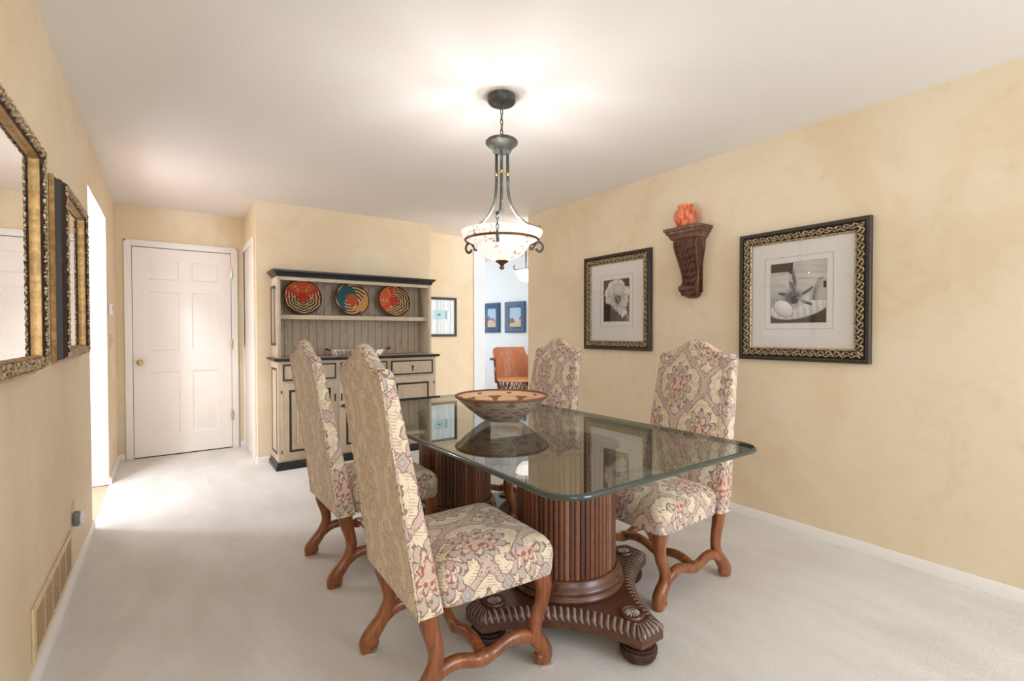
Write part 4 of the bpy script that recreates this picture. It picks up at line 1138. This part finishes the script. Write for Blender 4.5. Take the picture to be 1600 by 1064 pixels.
# second pendant
aa = R(35.53)+math.atan((822-800)/755.4); px_, py_ = 5.6*math.sin(aa), 5.6*math.cos(aa)
t = thing('pendant_lamp', 'small lit white bowl pendant in the white room, cut by the right wall edge', 'lamp', (px_, py_, H))
obj('stem', MB().tube([(px_, py_, H), (px_, py_, 1.96)], .008, 8), M['iron'], t)
obj('shade', MB().lathe([(.0001, 1.795), (.05, 1.805), (.095, 1.845), (.12, 1.90), (.125, 1.925), (.115, 1.925), (.09, 1.85), (.0001, 1.81)], 32, (px_, py_)), M['shade2'], t)
obj('bracket', MB().tube(spl([(px_-.13, py_+.02, 1.93), (px_-.155, py_+.02, 1.945), (px_-.16, py_+.02, 1.97), (px_-.14, py_+.02, 1.98)]), .006, 6).tube([(px_-.13, py_+.02, 1.93), (px_, py_, 1.955), (px_+.13, py_-.02, 1.93)], .006, 6), M['iron'], t)

# ------------------------------------------------------------------ light
def light(name, kind, loc, power, col=(1, 1, 1), size=.1, size_y=None, rot=None, look=None):
    l = bpy.data.lights.new(name, kind); l.energy = power; l.color = col
    if kind == 'AREA':
        l.shape = 'RECTANGLE'; l.size = size; l.size_y = size_y or size
    else: l.shadow_soft_size = size
    o = bpy.data.objects.new(name, l); C.objects.link(o); o.location = loc
    if look is not None: o.rotation_euler = (Vector(look)-Vector(loc)).to_track_quat('-Z', 'Y').to_euler()
    return o
for k, az in enumerate((-70, 50, 170)):
    light('chandelier_bulb', 'POINT', (LX+.075*math.cos(R(az)), LY+.075*math.sin(R(az)), 1.735), 6.4, (.97, .97, 1.0), .022)
light('rear_fill', 'AREA', (2.3, YN+.15, 1.35), 72, (.84, .93, 1.06), 1.5, 2.1, look=(1.0, 5, 1.2))  # added unseen area light standing in for daylight, open rear, no window there
light('side_fill', 'AREA', (XL+.1, -1.5, 1.4), 20, (.90, .95, 1.02), 1.2, 1.4, look=(1.2, 2.2, .9))  # added fill light to brighten the chair backs, no window modelled
light('assumed_hall_lamp', 'POINT', (-.83, 4.29, 2.45), 84, (.93, .97, 1.04), .06)  # assumed unseen lamp, placed from the edges of the lit floor wedge
light('assumed_hall_beam', 'POINT', (-.65, 4.47, 1.9), 17, (.93, .97, 1.04), .10)  # assumed second hall light, set for the softer floor beam, no sconce modelled
light('hall_fill', 'AREA', (-3.0, 3.7, 1.7), 45, (.93, .97, 1.04), 1.6, 1.8, look=(0, 3.7, 1.3))  # added unseen area light to brighten the hall, no window modelled
light('next_room_fill', 'AREA', (2.5, 7.0, 1.5), 34, (.92, .97, 1.0), 1.4, 1.6, look=(4.5, 6.3, 1.3))  # added unseen area light, brightens the white wall and barrel chair
light('hutch_wall_fill', 'AREA', (5.1, 3.5, 1.5), 62, (.97, .98, 1.0), 1.4, 1.8, look=(1.6, 5.0, 1.2))  # added unseen area light, lifts the alcove and hutch wall
light('next_room_bulb', 'POINT', (px_, py_, 1.90), 2, (1, .93, .84), .03)
w = bpy.data.worlds.new('World'); S.world = w; w.use_nodes = True
w.node_tree.nodes['Background'].inputs[0].default_value = (.92, .96, 1, 1); w.node_tree.nodes['Background'].inputs[1].default_value = .9

# ------------------------------------------------------------------ camera
cd = bpy.data.cameras.new('Camera'); cam = bpy.data.objects.new('Camera', cd); C.objects.link(cam); S.camera = cam
cd.sensor_width = 36; cd.lens = 755.4/1600*36; cd.clip_start = .05
yaw, pitch, roll = .6201, -.0162, -.0013
F_ = Vector((math.sin(yaw)*math.cos(pitch), math.cos(yaw)*math.cos(pitch), math.sin(pitch))); Rv = Vector((math.cos(yaw), -math.sin(yaw), 0)); Uv = Rv.cross(F_)
R2 = Rv*math.cos(roll)+Uv*math.sin(roll); U2 = Uv*math.cos(roll)-Rv*math.sin(roll)
cam.matrix_world = Matrix(((R2.x, U2.x, -F_.x, 0), (R2.y, U2.y, -F_.y, 0), (R2.z, U2.z, -F_.z, 1.2139), (0, 0, 0, 1)))
S.view_settings.view_transform = 'Standard'; S.view_settings.look = 'None'; S.view_settings.gamma = 1; S.view_settings.use_curve_mapping = False
S.view_settings.exposure = 0.08
S.cycles.max_bounces = 10; S.cycles.diffuse_bounces = 6; S.cycles.transparent_max_bounces = 16; S.cycles.caustics_reflective = False; S.cycles.caustics_refractive = False
S.cycles.use_denoising = True; S.cycles.sample_clamp_indirect = 6
